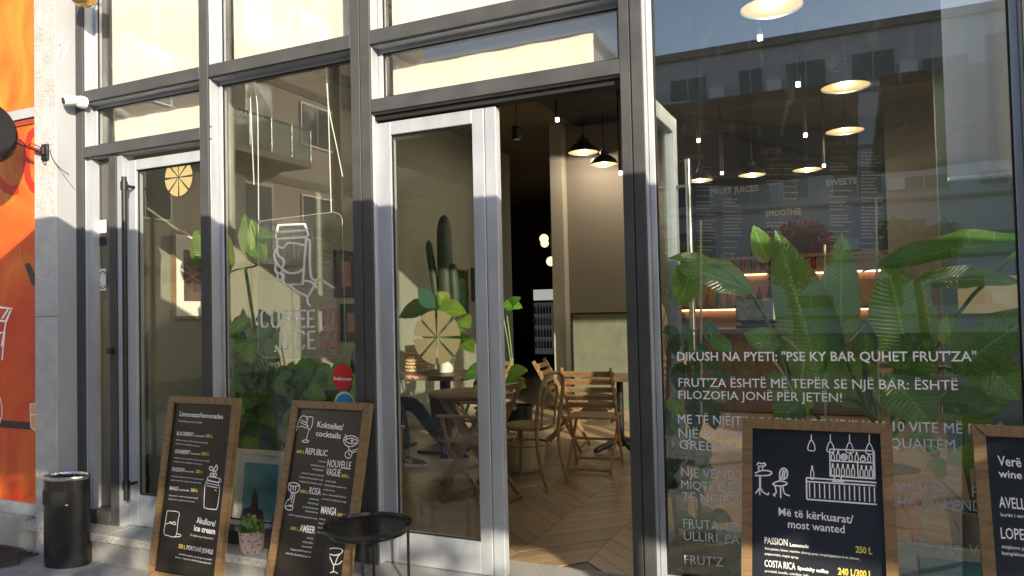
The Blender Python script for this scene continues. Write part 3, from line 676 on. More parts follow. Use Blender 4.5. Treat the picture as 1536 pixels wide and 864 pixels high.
for nm, l, r, h in (('REPUBLIC', (218, 275), (323, 287), 27), ('NOUVELLE', (322, 337), (436, 350), 32), ('VAGUE', (316, 377), (385, 386), 32), ('ROSA', (236, 468), (291, 475), 30), ('MANGA', (292, 562), (366, 573), 32), ('AMBER', (189, 649), (263, 660), 30)): b2.text(nm, l, r, h, bold=.010)
for l, r in (((176, 270), (213, 275)), ((390, 387), (430, 393)), ((193, 462), (231, 467)), ((372, 575), (413, 581)), ((147, 640), (184, 646))): b2.text('600 L', l, r, 14, 'inky', .02)
for tx, l, r in (('rum/rum', (282, 313), (318, 319)), ('spumante/prosecco', (245, 331), (312, 341)), ('xhin/gin/ginger', (250, 351), (306, 359)), ('vermuth i kuq/red vermouth', (198, 370), (306, 385)), ('bergamot dhe mandarin soda', (190, 389), (303, 406)), ('bergamot & mandarin soda', (190, 410), (298, 427)), ('vodka/vodka', (315, 409), (365, 416)), ('luleshtrydhe/strawberries', (310, 429), (414, 443)), ('verë/prosecco', (305, 450), (360, 458)), ('liker i luleve/elderflower', (302, 473), (415, 489)), ('portokall i kuq/bloody orange', (298, 495), (415, 512)), ('vodka/vodka', (235, 494), (284, 501)), ('xhin/pink gin', (228, 514), (282, 522)), ('uji i luleve/rosewater', (203, 533), (280, 545)), ('lychee/lychee', (218, 554), (278, 563)), ('sodë me grejpfrut/grapefruit soda', (138, 571), (274, 592)), ('mango', (285, 591), (315, 596)), ('lëng/juice', (282, 612), (330, 619)), ('vodka', (278, 633), (310, 638)), ('verë e thatë', (275, 656), (312, 662)), ('rum/rum', (225, 683), (256, 688)), ('vodka/vodka', (203, 702), (254, 710)), ('xhenxhefil', (200, 724), (250, 731)), ('lëng portokalli/orange fruit', (148, 738), (246, 753)), ('birrë dhe xhenxhefil/ginger ale', (125, 757), (243, 777))): b2.text(tx, l, r, 8)
b2.draw('hand_and_wineglass_drawing', [[(228, 98), (226, 130), (234, 158), (246, 150), (253, 125), (254, 100), (228, 96)], [(236, 158), (222, 208)], [(202, 214), (218, 208), (236, 214), (218, 221), (202, 214)], [(176, 165), (182, 130), (195, 100), (210, 92), (226, 100), (230, 112)], [(184, 148), (200, 142), (222, 150), (234, 138)], [(196, 112), (226, 126)], [(192, 122), (224, 138)]], .0045)
b2.draw('cocktail_bowl_drawing', [[(404, 200), (420, 190), (450, 190), (472, 205), (468, 225), (440, 240), (415, 235), (403, 215), (404, 200)], [(412, 208), (440, 200), (468, 212)], [(404, 205), (430, 225), (466, 222)], [(410, 182), (418, 205)], [(424, 242), (432, 258)], [(428, 258), (412, 270), (412, 288), (426, 297), (440, 286), (442, 268), (428, 258)], [(424, 268), (434, 284)], [(440, 262), (474, 250)], [(442, 270), (474, 262)], [(440, 208), (448, 212), (442, 218), (438, 210)]], .005)
b2.draw('tumbler_and_hand_drawing', [[(140, 416), (136, 440), (150, 460), (176, 462), (190, 445), (188, 424), (165, 414), (140, 416)], [(140, 424), (165, 432), (188, 428)], [(150, 430), (148, 452)], [(160, 434), (160, 454)], [(172, 434), (170, 456)], [(152, 462), (146, 490), (130, 500)], [(160, 464), (150, 510)], [(168, 464), (158, 520), (140, 530)], [(128, 505), (120, 530), (132, 544), (154, 545), (158, 528)], [(122, 530), (145, 522), (158, 530)]], .005)
b2.draw('cocktail_glass_drawing', [[(322, 740), (345, 730), (385, 732), (398, 745), (375, 770), (357, 812), (338, 775), (322, 745)], [(325, 756), (360, 764), (390, 756)], [(355, 812), (352, 850)], [(335, 850), (355, 842), (375, 852)], [(350, 808), (380, 806), (396, 790)]], .0055)
b3 = Board('menu board with a bar counter drawing in front of the lettered pane', -.462, .118, -.36, -.05, .922, (1100, 620, 3.54, 1000), MT['boardN'])
b3.text('Më të kërkuarat/', (240, 541), (638, 585), 33, bold=.012); b3.text('most wanted', (290, 607), (592, 637), 33, bold=.012)
b3.text('PASSION', (166, 691), (288, 704), 28, bold=.010); b3.text('Lemonade', (300, 706), (400, 716), 14, bold=.03); b3.text('250 L', (650, 738), (738, 749), 25, 'inky', .03)
b3.text('frut pasion, limon, menthe, shurup panje (maple)/passion fruit, lemon,', (168, 722), (670, 779), 10); b3.text('peppermint, maple syrup', (168, 750), (345, 772), 10)
b3.text('COSTA RICA', (166, 813), (330, 831), 28, bold=.010); b3.text('Specialty coffee', (341, 829), (505, 850), 14, bold=.03); b3.text('240 L/300 L', (556, 855), (738, 874), 26, 'inky', .03)
b3.text('portokall, banelle, cokollate, kafe', (168, 842), (400, 868), 10)
for x, y in ((414, 150), (515, 158), (617, 162), (722, 168)):
    b3.draw('lamp_drawing', [[(x, 112), (x, y-6)], [(x-5, y-6), (x-15, y+18), (x-17, y+44), (x+17, y+48), (x+17, y+20), (x+5, y-4), (x-5, y-6)]], .004)
b3.draw('table_drawing', [[(114, 318), (150, 304), (190, 306), (204, 318), (180, 330), (114, 330)], [(140, 330), (140, 400)], [(144, 330), (143, 400)], [(140, 395), (118, 425)], [(143, 395), (160, 420), (185, 432), (186, 420)], [(140, 400), (140, 434)], [(136, 305), (134, 285), (150, 282), (158, 300)], [(125, 275), (135, 262), (150, 268), (165, 264), (170, 276), (150, 282), (130, 280)]], .006)
b3.draw('chair_drawing', [[(248, 362), (246, 320), (256, 296), (274, 293), (287, 310), (284, 338), (264, 352), (250, 340)], [(258, 342), (266, 300)], [(268, 346), (276, 302)], [(210, 372), (240, 360), (275, 364), (284, 376), (250, 386), (214, 380), (210, 372)], [(220, 384), (228, 420), (212, 432), (224, 440)], [(250, 386), (252, 450)], [(262, 386), (272, 425), (300, 438)]], .006)
b3.draw('counter_drawing', [[(388, 342), (760, 368)], [(390, 362), (756, 384)], [(388, 342), (390, 456)], [(390, 456), (762, 484)]], .006, sm=False)
b3.draw('counter_slats_drawing', [[(404+k*26.5, 370+k*1.8), (406+k*26.5, 446+k*2)] for k in range(14)], .0045, sm=False)
b3.draw('shelf_drawing', [[(512, 190), (748, 200)], [(512, 252), (745, 264)], [(512, 332), (752, 348)], [(512, 190), (514, 332)], [(748, 200), (752, 348)], [(742, 205), (745, 340)], [(660, 262), (662, 340)]], .005, sm=False)
def bot(x, y, h): return [(x-7, y), (x-7, y-h*.55), (x-2, y-h*.7), (x-2, y-h), (x+3, y-h), (x+3, y-h*.7), (x+9, y-h*.55), (x+9, y), (x-7, y)]
b3.draw('bottle_drawing', [bot(528, 248, 45), bot(556, 250, 52), bot(622, 252, 48), bot(654, 254, 50), bot(720, 258, 45), bot(418, 350, 72)], .004, sm=False)
for k in range(5): b3.draw('bottle_drawing', [bot(527+k*27, 328+k*1.4, 62)], .004, sm=False)
for k in range(3): b3.draw('bottle_drawing', [bot(680+k*25, 338+k*1.5, 62)], .004, sm=False)
b3.draw('kettle_drawing', [arc(588, 232, 16, 16, 0, 360), arc(588, 232, 7, 7, 0, 360), arc(688, 244, 14, 10, 0, 360), [(680, 234), (684, 224), (694, 226), (698, 236)], arc(536, 326, 12, 10, 0, 180), [(536, 336), (538, 358)], arc(572, 328, 12, 10, 0, 180), [(572, 338), (574, 360)], [(525, 360), (588, 364)]], .005)
b4 = Board('wine menu board cut by the right edge of the picture', .405, .975, -.34, -.05, .93, (1400, 480, 2.25, 650), MT['boardN'])
b4.text('Verë', (218, 490), (298, 497), 25, bold=.015); b4.text('wine', (221, 530), (300, 537), 20, bold=.015)
b4.text('AVELL', (223, 632), (312, 640), 27, bold=.010); b4.text('burim i verës', (228, 662), (320, 670), 9, bold=.01); b4.text('LOPE', (229, 737), (308, 743), 27, bold=.010); b4.text('miqësore për', (232, 770), (322, 779), 9, bold=.01); b4.text('komplekse,', (232, 792), (310, 799), 9, bold=.01)

# ================================================================= TRAY TABLE
tc_ = V((-2.265, -.33, 0)); zt = .345
t = thing('tray_table', 'round black metal tray table standing before the cocktail board', 'table', (tc_.x, tc_.y, -.16))
mb = MB().lathe([(.01, zt), (.205, zt), (.214, zt+.003), (.219, zt+.019), (.222, zt+.019), (.219, zt-.003), (.2, zt-.008), (.01, zt-.008)], tc_, 48); mb.build('tray', MT['black'], t)
MB().tube([tc_+V((.196*math.cos(a), .196*math.sin(a), zt-.018)) for a in [i*math.pi/16 for i in range(33)]], .006, 6).build('ring', MT['black'], t)
for k in range(4):
    a = R(28+90*k); p = tc_+V((.200*math.cos(a), .200*math.sin(a), 0))
    MB().tube([p+V((0, 0, -.158)), p+V((0, 0, zt+.02))], .0075, 8).build('leg', MT['black'], t)
MB().tube([tc_+V((.196*math.cos(a), .196*math.sin(a), -.10)) for a in [i*math.pi/16 for i in range(33)]], .005, 6).build('ring', MT['black'], t)

# ================================================================= SUCCULENT on the doorstep
sp = fl(378, 829, .03); t = thing('potted_succulent', 'jade plant in a pink and white patterned pot on the doorstep', 'potted plant', tuple(sp))
pot = MB().lathe([(.055, .032), (.068, .06), (.074, .15), (.076, .165), (.070, .165), (.066, .145), (.01, .14)], (sp.x, sp.y, 0), 28)
m, tt, pp = nodes('patterned_pot'); wv = tex(tt, 'Wave', 14); wv.bands_direction = 'Z'; wv.inputs['Scale'].default_value = 9
ck = tex(tt, 'Voronoi', 60, sc=(1, 1, 1)); tt.links.new(mixc(tt, ramp(tt, wv.outputs[0], [(.45, (0, 0, 0)), (.55, (1, 1, 1))]), (.36, .30, .30), ramp(tt, ck.outputs[0], [(.35, (.20, .10, .11)), (.5, (.40, .33, .33))])), pp.inputs['Base Color']); pp.inputs['Roughness'].default_value = .8
pot.build('pot', m, t); 
# ================================================================= LEAVES AND PLANTS
def leaf(par, base, tip, w, mat, facing=None, sag=.0, kind='oval', fold=.25, name='leaf', rows=10, curl=0, cols=4):
    """one leaf blade: midrib from base to tip, blade across it, folded a little along the midrib"""
    base = V(base); tip = V(tip); d = tip-base; L = d.length; d.normalize()
    f = V(facing) if facing is not None else V((0, -1, .35)); f = (f-d*f.dot(d)); f = f.normalized() if f.length > 1e-3 else d.orthogonal().normalized()
    s = d.cross(f).normalized(); pts = []; uv = []
    for i in range(rows+1):
        q = i/rows
        if kind == 'oval': wd = math.sin(math.pi*min(1, max(0, q))**.8)**.75
        elif kind == 'heart': wd = (math.sin(math.pi*(q*.86+.14)**1.0)**.7)*(1.25-q*.55)
        elif kind == 'sword': wd = math.sin(math.pi*(q*.9+.1))**.5*(1-q*.35)
        elif kind == 'tri': wd = (1-q)**.6*min(1, q*9+.25)
        else: wd = math.sin(math.pi*q)
        if i == rows: wd = .02
        c = base.lerp(tip, q)+V((0, 0, -1))*sag*(q*q)*L + f*math.sin(math.pi*q)*L*.05 + s*curl*math.sin(math.pi*q)*L
        for k in range(-cols//2, cols//2+1):
            a = k/(cols/2); wob = math.sin(q*17+a*2)*.012*L*abs(a)
            pts.append(c+s*a*wd*w/2+f*(abs(a)*fold*wd*w/2+wob)); uv.append((a, q*L/.35))
    o = MB().grid(pts, uv, cols+1).build(name, mat, par, smooth=True)
    return o
def stalk(par, pts, r=.008, mat='stem'): return MB().tube(smoothp([tuple(p) for p in pts], 4), r, 6).build('stalk', MT[mat], par)
def potobj(par, c, r, h, mat, z0=0.003, taper=.8, lip=True):
    prof = [(r*taper, z0), (r, z0+h), (r*1.0+(.012 if lip else 0), z0+h), (r*1.0+(.012 if lip else 0), z0+h+.02), (r*.93, z0+h+.02), (r*.9, z0+h-.03)]
    pt = MB().lathe(prof+[(.01, z0+h-.03)], (c.x, c.y, 0), 28).build('pot', MT[mat] if isinstance(mat, str) else mat, par)
    MB().lathe([(r*.89, z0+h-.028), (.01, z0+h-.02)], (c.x, c.y, 0), 16, close=False).build('soil', MT['soil'], pt)
    return pt
# jade leaves
r_ = random.Random(5)
for k in range(14):
    a = r_.uniform(0, 6.28); e = r_.uniform(.25, 1.3); L = r_.uniform(.05, .10)
    d = V((math.cos(a)*math.cos(e), math.sin(a)*math.cos(e), math.sin(e))); b = sp+V((0, 0, .12)); q = b+V((d.x*1.1, d.y, d.z))*L
    MB().tube([b, q], .004, 5).build('stalk', MT['stem'], t)
    for j in range(11):
        an = r_.uniform(0, 6.28); el = r_.uniform(-.2, 1.2); dd = V((math.cos(an)*math.cos(el), math.sin(an)*math.cos(el), math.sin(el)))
        o_ = b.lerp(q, r_.uniform(.5, 1.1)); leaf(t, o_, o_+dd*r_.uniform(.028, .045), .022, MT['succ'], (r_.uniform(-1, 1), -1, .6), rows=4, cols=2)

def placed(par, specs, y, mat, kind='oval', fold=.25):
    """specs: (base px, tip px, width px, y base, y tip, facing)"""
    for b, q, w, yb, yt, fc in specs:
        B = at(*b, yb); T_ = at(*q, yt); sc = FPX/((T_-CAM).dot(fw)); leaf(par, B, T_, w/sc, mat, fc, kind=kind, fold=fold, rows=16 if w > 40 else 9, cols=6 if w > 40 else 4)

# ---- big banana-leaved plant behind the lettered pane
pc = at(1330, 690, .95); pc = V((pc.x, .95, 0))
bp = thing('bird_of_paradise_plant', 'large banana leaved plant in an orange clay pot behind the lettered pane', 'potted plant', tuple(pc))
potobj(bp, pc, .17, .52, 'terra', taper=.72)
F = (0, -1, .25)
placed(bp, [
 ((1238, 610), (1163, 345), 92, .80, .62, (.35, -1, .1)), ((1150, 395), (1130, 338), 34, .66, .60, (.2, -1, .5)),
 ((1262, 520), (1263, 349), 58, .90, .80, (-.1, -1, .05)),
 ((1560, 362), (1292, 408), 62, .75, .55, (.2, -.7, .9)),
 ((1362, 545), (1330, 392), 98, .80, .66, (.1, -1, .3)),
 ((1350, 560), (1395, 500), 88, .85, .70, (0, -1, .3)),
 ((1368, 425), (1530, 424), 54, .95, .8, (0, -.8, .8)),
 ((1430, 560), (1570, 462), 84, .62, .5, (-.2, -1, .6)),
 ((1330, 560), (1400, 640), 92, .85, .66, (.1, -1, .3)), ((1250, 560), (1335, 600), 80, 1.05, .95, (0, -1, .2)),
 ((1300, 540), (1296, 478), 34, .7, .62, (0, -1, .2)), ((1425, 520), (1420, 468), 34, .9, .85, (0, -1, .2)),
 ((1400, 600), (1500, 615), 60, .8, .6, (.2, -1, .6)), ((1470, 540), (1530, 600), 60, .6, .55, (0, -1, .5)),
 ((1215, 620), (1150, 560), 55, .95, .85, (0, -1, .3)), ((1440, 620), (1530, 560), 64, .95, .9, (0, -1, .3)),
 ((1290, 640), (1240, 700), 44, .8, .75, (0, -1, .3))], 0, MT['banana'])
for b, m_, q in (((1325, 660), (1285, 600), (1238, 605)), ((1330, 660), (1290, 590), (1262, 518)), ((1335, 660), (1345, 600), (1360, 545)), ((1338, 660), (1400, 560), (1430, 555)), ((1330, 660), (1300, 560), (1300, 500)), ((1328, 660), (1250, 640), (1215, 615)),
 ((1332, 660), (1360, 520), (1372, 430)), ((1340, 660), (1430, 480), (1540, 365)), ((1335, 660), (1370, 620), (1400, 600)), ((1322, 660), (1296, 545), (1345, 470))):
    stalk(bp, [at(*b, .95), at(*m_, .93), at(*q, .85)], .011)
# dried leaf strips and paper sleeve hanging among the stalks
mb = MB(); ribbon(mb, [at(a, b, .6) for a, b in smoothp([(1160, 500), (1185, 512), (1205, 540), (1200, 575)], 4)], .012, (0, -1, 0)); ribbon(mb, [at(a, b, .6) for a, b in smoothp([(1160, 540), (1175, 560), (1190, 590)], 4)], .012, (0, -1, 0)); ribbon(mb, [at(a, b, .6) for a, b in [(1275, 512), (1297, 487)]], .008, (0, -1, 0))
mb.build('dried_leaf', MT['bamboo'], bp, smooth=False)
# ---- left banana plant with the flat leaf
pc2 = at(1215, 700, .7); pc2 = V((pc2.x, .72, 0))
bp2 = thing('young_banana_plant', 'lower banana leaf plant leaning left beside the open door leaf', 'potted plant', tuple(pc2))
potobj(bp2, pc2, .13, .3, 'greypot')
placed(bp2, [((1128, 438), (1012, 400), 62, .55, .45, (.1, -.8, .7)), ((1040, 392), (1018, 458), 52, .5, .5, (.5, -1, .2)), ((1075, 395), (1000, 388), 28, .6, .5, (0, -.7, .9)), ((1170, 520), (1115, 500), 40, .6, .55, (0, -1, .3)), ((1200, 600), (1165, 640), 50, .65, .6, (0, -1, .4))], 0, MT['banana'])
stalk(bp2, [at(1215, 720, .72), at(1185, 580, .65), at(1150, 480, .6), at(1125, 438, .55)], .010); stalk(bp2, [at(1212, 720, .72), at(1180, 540, .65), at(1155, 400, .64)], .008)
stalk(bp2, [at(1125, 438, .55), at(1080, 402, .52), at(1042, 392, .5)], .006)
# ---- rubber plant with stakes at the left edge of the lettered pane
pc3 = at(1060, 800, .38); pc3 = V((pc3.x, .42, 0))
rp3 = thing('rubber_plant', 'dark climbing rubber plant tied to stakes in a mustard pot', 'potted plant', tuple(pc3))
potobj(rp3, pc3, .14, .23, 'mustard', taper=.86)
stalk(rp3, [at(1050, 800, .42), at(1046, 640, .43), at(1030, 520, .4), at(1025, 470, .38)], .009, 'bark'); stalk(rp3, [at(1015, 800, .42), at(1002, 640, .40), at(1004, 520, .38)], .012, 'bark')
r_ = random.Random(11)
for k in range(46):
    px, py = r_.uniform(985, 1075), r_.uniform(480, 775); a = r_.uniform(0, 6.28); L = r_.uniform(26, 46)
    y = r_.uniform(.28, .55); b = (px, py); q = (px+L*math.cos(a)*.9, py+L*(.25+.75*abs(math.sin(a))))
    placed(rp3, [(b, q, L*.62, y, y-.04, (r_.uniform(-.5, .5), -1, r_.uniform(0, .8)))], 0, MT['rubberleaf'] if k % 4 else MT['fig'])
    if k % 3 == 0: stalk(rp3, [at(1046 if px > 1020 else 1003, py+12, .42), at(px, py, y)], .004)
for (a, b, y) in (((1051, 330), (1052, 640), .36), ((1314, 298), (1318, 640), .7), ((1237, 367), (1238, 640), .75)):
    st_ = MB().tube([at(*a, y), at(b[0], b[1], y)], .006, 8).build('stake', MT['bamboo'], {1051: rp3, 1314: bp, 1237: bp2}[a[0]])
# spiky grass in a small pot low
gp = at(1095, 850, .30); gp = V((gp.x, .32, 0)); gr = thing('spiky_pot_plant', 'small spiky green plant on the floor beside the mustard pot', 'potted plant', tuple(gp)); potobj(gr, gp, .07, .10, 'greypot')
r_ = random.Random(3)
for k in range(34):
    a = r_.uniform(0, 6.28); L = r_.uniform(.12, .26); b = gp+V((0, 0, .11)); q = b+V((math.cos(a)*L*.6, math.sin(a)*L*.6, L*r_.uniform(.5, 1))); leaf(gr, b, q, .014, MT['fig'], (math.cos(a), math.sin(a), .6), sag=.25, rows=6, cols=2)
# extra low greenery and a second pot at the right
pc4 = at(1460, 700, 1.3); pc4 = V((pc4.x, 1.35, 0)); lp = thing('broad_leaf_plant', 'broad leaved green plant low behind the wine board', 'potted plant', tuple(pc4)); potobj(lp, pc4, .13, .25, 'greypot')
r_ = random.Random(21)
for k in range(16):
    px, py = r_.uniform(1385, 1530), r_.uniform(600, 720); a = r_.uniform(-.6, 3.7); L = r_.uniform(40, 70); y = r_.uniform(1.1, 1.4)
    placed(lp, [((px, py), (px+L*math.cos(a), py-L*.6*math.sin(a)+8), L*.55, y, y-.1, (r_.uniform(-.4, .4), -1, .6))], 0, MT['banana']); 
    if k % 2: stalk(lp, [pc4+V((0, 0, .24)), at(px, py, y)], .006)

# ---- middle bay: monstera bush low, fan palm leaf up high
mc = at(440, 690, .65); mc = V((mc.x, .72, 0)); mo = thing('monstera_bush', 'dense green monstera bush behind the neon cup sign', 'potted plant', tuple(mc)); potobj(mo, mc, .18, .36, 'greypot')
r_ = random.Random(9)
for k in range(210):
    px = r_.uniform(348, 535); lo_ = 470 if px < 430 else 535; py = r_.uniform(lo_ + abs(px-385)*.12, 655); y = r_.uniform(.45, 1.15)
    a = r_.uniform(-.4, 3.5); L = r_.uniform(20, 40)
    placed(mo, [((px, py), (px+L*.8*math.cos(a), py+L*.75*abs(math.sin(a))+4), L*.75, y, y-.06, (r_.uniform(-.6, .6), -1, r_.uniform(.1, .9)))], 0, MT['fig'] if k % 3 else MT['rubberleaf'], 'heart')
    if k % 2 == 0: stalk(mo, [mc+V((r_.uniform(-.05, .05), 0, .35)), V((at(px, py+20, y)+mc+V((0, 0, .6)))/2), at(px, py, y)], .005)
vc = V((at(395, 690, .95).x, 1.05, 0)); vz = thing('tall_vase_plant', 'fan leaved plant with sunlit yellow green leaves in a tall pale vase', 'potted plant', tuple(vc))
MB().lathe([(.10, .003), (.15, .15), (.16, .35), (.12, .62), (.085, .80), (.09, .86), (.08, .86), (.075, .8), (.01, .78)], (vc.x, vc.y, 0), 28).build('vase', MT['greypot'], vz)
hub = at(368, 402, .62)
stalk(vz, [vc+V((0, 0, .8)), V((vc.x, .9, 1.25)), hub], .012)
YF = .55
placed(vz, [((346, 408), (292, 345), 46, YF, YF-.08, (.3, -1, .3)), ((347, 406), (322, 328), 40, YF, YF-.05, (.3, -1, .2)), ((347, 407), (286, 372), 44, YF, YF-.08, (.3, -1, .4)), ((347, 409), (298, 402), 34, YF, YF-.06, (.3, -1, .6)), ((384, 398), (368, 320), 28, YF, YF, (.3, -1, .1)), ((396, 396), (378, 328), 26, YF, YF, (.6, -1, .1)), ((386, 350), (412, 356), 18, YF, YF-.05, (.3, -1, .3)), ((376, 362), (398, 396), 24, YF, YF-.08, (.3, -1, .3))], 0, MT['lime'], 'oval', .5)
stalk(vz, [hub, at(356, 404, .58), at(346, 408, YF)], .007); stalk(vz, [hub, at(380, 400, .6), at(386, 397, YF)], .007)
# plants on the long table behind the door leaf
def pothos(label, c, lv, mat='fig', potc='white', potr=.10, poth=.13, z0=.80):
    t = thing('pothos_plant', label, 'potted plant', tuple(c)); potobj(t, c, potr, poth, potc, z0=z0)
    for b, q, w, y in lv:
        placed(t, [(b, q, w, y, y-.08, (.2, -.8, .8))], 0, MT[mat], 'heart')
        stalk(t, [V((c.x, c.y, z0+poth)), (V((c.x, c.y, z0+poth+.15))+at(*b, y))/2, at(*b, y)], .006)
    return t
c = at(668, 552, 3.25); c = V((c.x, 3.25, 0))
pothos('large leaved green plant in a white bowl behind the lemon decal', c, [((640, 462), (598, 476), 38, 3.1), ((650, 470), (700, 470), 46, 3.1), ((668, 455), (655, 438), 26, 3.2), ((690, 480), (705, 492), 30, 3.1), ((676, 500), (700, 510), 26, 3.0), ((690, 508), (712, 530), 26, 3.0), ((660, 470), (640, 440), 24, 3.25)], 'lime')
c = V((at(775, 590, 3.0).x, 3.0, 0))
pothos('broad leaved floor plant behind the meeting stile', c, [((760, 470), (782, 446), 30, 3.0), ((752, 460), (784, 462), 28, 3.0), ((760, 570), (792, 556), 36, 2.7), ((755, 575), (790, 582), 34, 2.7), ((700, 560), (735, 560), 34, 2.8), ((720, 565), (748, 550), 30, 2.8)], 'fig', 'black', .15, .5, .003)
c = V((at(665, 600, 4.6).x, 4.6, 0)); t = thing('tall_cactus', 'tall dark cactus standing behind the sunlit leaves', 'potted plant', tuple(c)); potobj(t, c, .18, .4, 'black')
for (a, b, w) in (((668, 560), (668, 322), 24), ((655, 480), (645, 360), 12), ((680, 480), (682, 395), 15)):
    A, B = at(*a, 4.6), at(*b, 4.6); r = w/2/(FPX/((A-CAM).dot(fw)))
    mb = MB(); qs = [0, .15, .3, .45, .6, .72, .82, .9, .955, .985, 1]; P_ = [A.lerp(B, q_)+V((math.sin(q_*5)*.02, 0, 0)) for q_ in qs]; rs = [r*(.72+.28*math.sin(math.pi*min(1, q_*.75+.1)))*(1 if q_ < .9 else (1-((q_-.9)/.1)**2)**.5+.02) for q_ in qs]
    mb.tube(P_, rs, 16); mb.build('stem', MT['cactus'], t)

# ================================================================= INTERIOR SHELL
flr = struct('interior_floor', MB().box(-12, 9, .32, 16, -.05, -.006), MT['darkw'])
# herringbone parquet boards: laid in chevron columns
BL, BW = .62, .105; proto = None; nb = 0; rest = MB(); cand = []
s2 = math.sqrt(.5)
for i in range(-70, 70):
    for j in range(-34, 34):
        # two interleaved directions
        for dirn in (0, 1):
            ux = (s2, s2) if dirn == 0 else (s2, -s2)
            k_ = i; ox = j*BL*2*s2; 
            if dirn == 0: cx = ox+BL*s2/2; cyy = k_*BW/s2
            else: cx = ox+BL*s2*1.5; cyy = k_*BW/s2
            cx += -1.95+.1; cyy += 1.0
            if -11.8 < cx < 8.8 and .4 < cyy < 15.8: cand.append((cx, cyy, dirn))
cand.sort(key=lambda c_: (c_[0]+.9)**2*.55+(c_[1]-1.6)**2 if -4.3 < c_[0] < .9 else 99+c_[1])
def chev(dirn, L=BL*s2):      # chevron board: vertical ends
    h = BW/s2-.004; w2 = L/2-.0015; sl_ = w2 if dirn == 0 else -w2
    return [(-w2, -sl_-h/2), (w2, sl_-h/2), (w2, sl_+h/2), (-w2, -sl_+h/2)]
pr2 = {}
for n_, (cx, cyy, dirn) in enumerate(cand):
    if n_ < 290:
        if dirn not in pr2:
            b = MB().prism([(x, y, -.012) for x, y in chev(dirn)], (0, 0, .012)).build('floor_board', MT['oak'], flr, smooth=False); pr2[dirn] = b
        else:
            b = pr2[dirn].copy(); COL.objects.link(b)
        b.location = (cx, cyy, rnd.uniform(-.0006, .0006))
    else: rest.prism([(cx+x, cyy+y, -.012) for x, y in chev(dirn)], (0, 0, .012))
oak2 = MT['oak']; rest.build('floor_boards', oak2, flr, kind='stuff', smooth=False)
bx('threshold', MT['granite'], flr, -5.3, 1.6, .3205, .40, -.0055, .008)
struct('interior_wall_left', MB().box(-5.32, -5.2, .13, 7.9, -.05, 4.1), MT['wallL'])
struct('interior_wall_corridor', MB().box(-9.0, -5.32, 7.78, 7.9, -.05, 4.1).box(-9.1, -9.0, 7.9, 16, -.05, 4.1).box(-5.0, -4.9, 10.5, 16, -.05, 4.1), MT['wallB'])
struct('interior_wall_back', MB().box(-12, 9, 15.9, 16, -.05, 4.6), MT['wallB'])
struct('interior_wall_right', MB().box(4.02, 4.1, .14, 4.2, -.05, 4.1), MT['teal'])
pl = at(828, 300, 6.3).x; pr_x = at(846, 300, 6.3).x; w2 = at(990, 300, 6.45).x
struct('interior_partition', MB().box(pr_x, w2+.2, 6.42, 6.55, -.01, 4.1), MT['wallB'])
tag(bx('square_pillar', MT['pillar'], None, pl, pr_x, 6.25, 6.6, 0, 4.1), 'slim pale square pillar at the end of the beige wall', 'pillar')
x0n = -3.47
struct('ceiling', MB().box(-9.1, x0n, .45, 16, 4.02, 4.12), MT['ceil']); struct('ceiling_navy', MB().box(x0n, 4.1, .45, 6.45, 3.98, 4.12), MT['navy'])
bpy.data.objects['ceiling_navy'].name = 'dropped_ceiling'
struct('back_ceiling', MB().box(x0n, 9, 6.45, 16, 4.05, 4.15), MT['ceil'])
# teal wall and beige wall right of the menu boards
xb0, xb1 = at(1330, 300, 7.6).x, at(1412, 300, 7.6).x
struct('interior_wall_beige', MB().box(xb0, xb1+.05, 7.6, 7.7, -.01, 4.1), MT['wallB'])
xt0 = at(1408, 300, 4.2).x; 
zb, zt2 = at(1480, 470, 4.2).z, at(1480, 414, 4.2).z
struct('interior_wall_teal', MB().box(xt0, 4.02, 4.2, 4.3, -.01, zb).box(xt0, 4.02, 4.2, 4.3, zt2, 4.0).box(xt0, xt0+.12, 4.2, 4.3, zb, zt2), MT['teal'])
struct('added_cream_wall', MB().box(at(1413, 300, 6.2).x, 6, 6.2, 6.3, -.01, 4.0), MT['cream'])  # added wall behind the gap, pale colour stands in for a sunlit strip
# menu wall
mw = thing('menu_wall', 'dark wall mounted menu with chalk style headings over the bar', 'menu wall', (-1, 8, 3))
mx0, mx1 = at(1018, 300, 8).x, at(1331, 300, 8).x
bx('panel', MT['navy'], mw, mx0, (mx0+mx1)/2-.003, 8.0, 8.06, at(1100, 388, 8).z, 4.02); bx('panel', MT['navy'], mw, (mx0+mx1)/2+.003, mx1, 8.0, 8.06, at(1100, 388, 8).z, 4.02)
YM = 7.995
for body, l, r, h in (('COFFEE', (1016, 243), (1056, 239), .08), ('DETOX', (1142, 232), (1173, 229), .085), ('SNACKS', (1236, 221), (1284, 216), .09), ('FRUIT JUICES', (1066, 292), (1138, 286), .09), ('SWEETS', (1239, 279), (1285, 275), .09), ('SMOOTHIE', (1148, 325), (1202, 321), .09)):
    text_mb(body, at(*l, YM), at(*r, YM), (0, 0, 1), h, .03).build('heading', MT['chalk'], mw, smooth=False)
r_ = random.Random(4)
for cx, ys, ye in ((1045, 252, 380), (1085, 300, 385), (1150, 240, 282), (1150, 335, 382), (1175, 240, 300), (1245, 228, 262), (1245, 287, 380), (1292, 230, 380)):
    y = ys
    while y < ye:
        w = r_.uniform(18, 34); m_ = MB(); x = cx
        while x < cx+w:
            q = r_.uniform(2, 6); A = at(x, y, YM); B = at(min(x+q, cx+w), y, YM); m_.box(A.x, B.x, YM-.001, YM, A.z, A.z+.016); x += q+1.2
        m_.build('menu_line', MT['chalk'], mw, smooth=False); y += r_.choice((5, 5, 9))
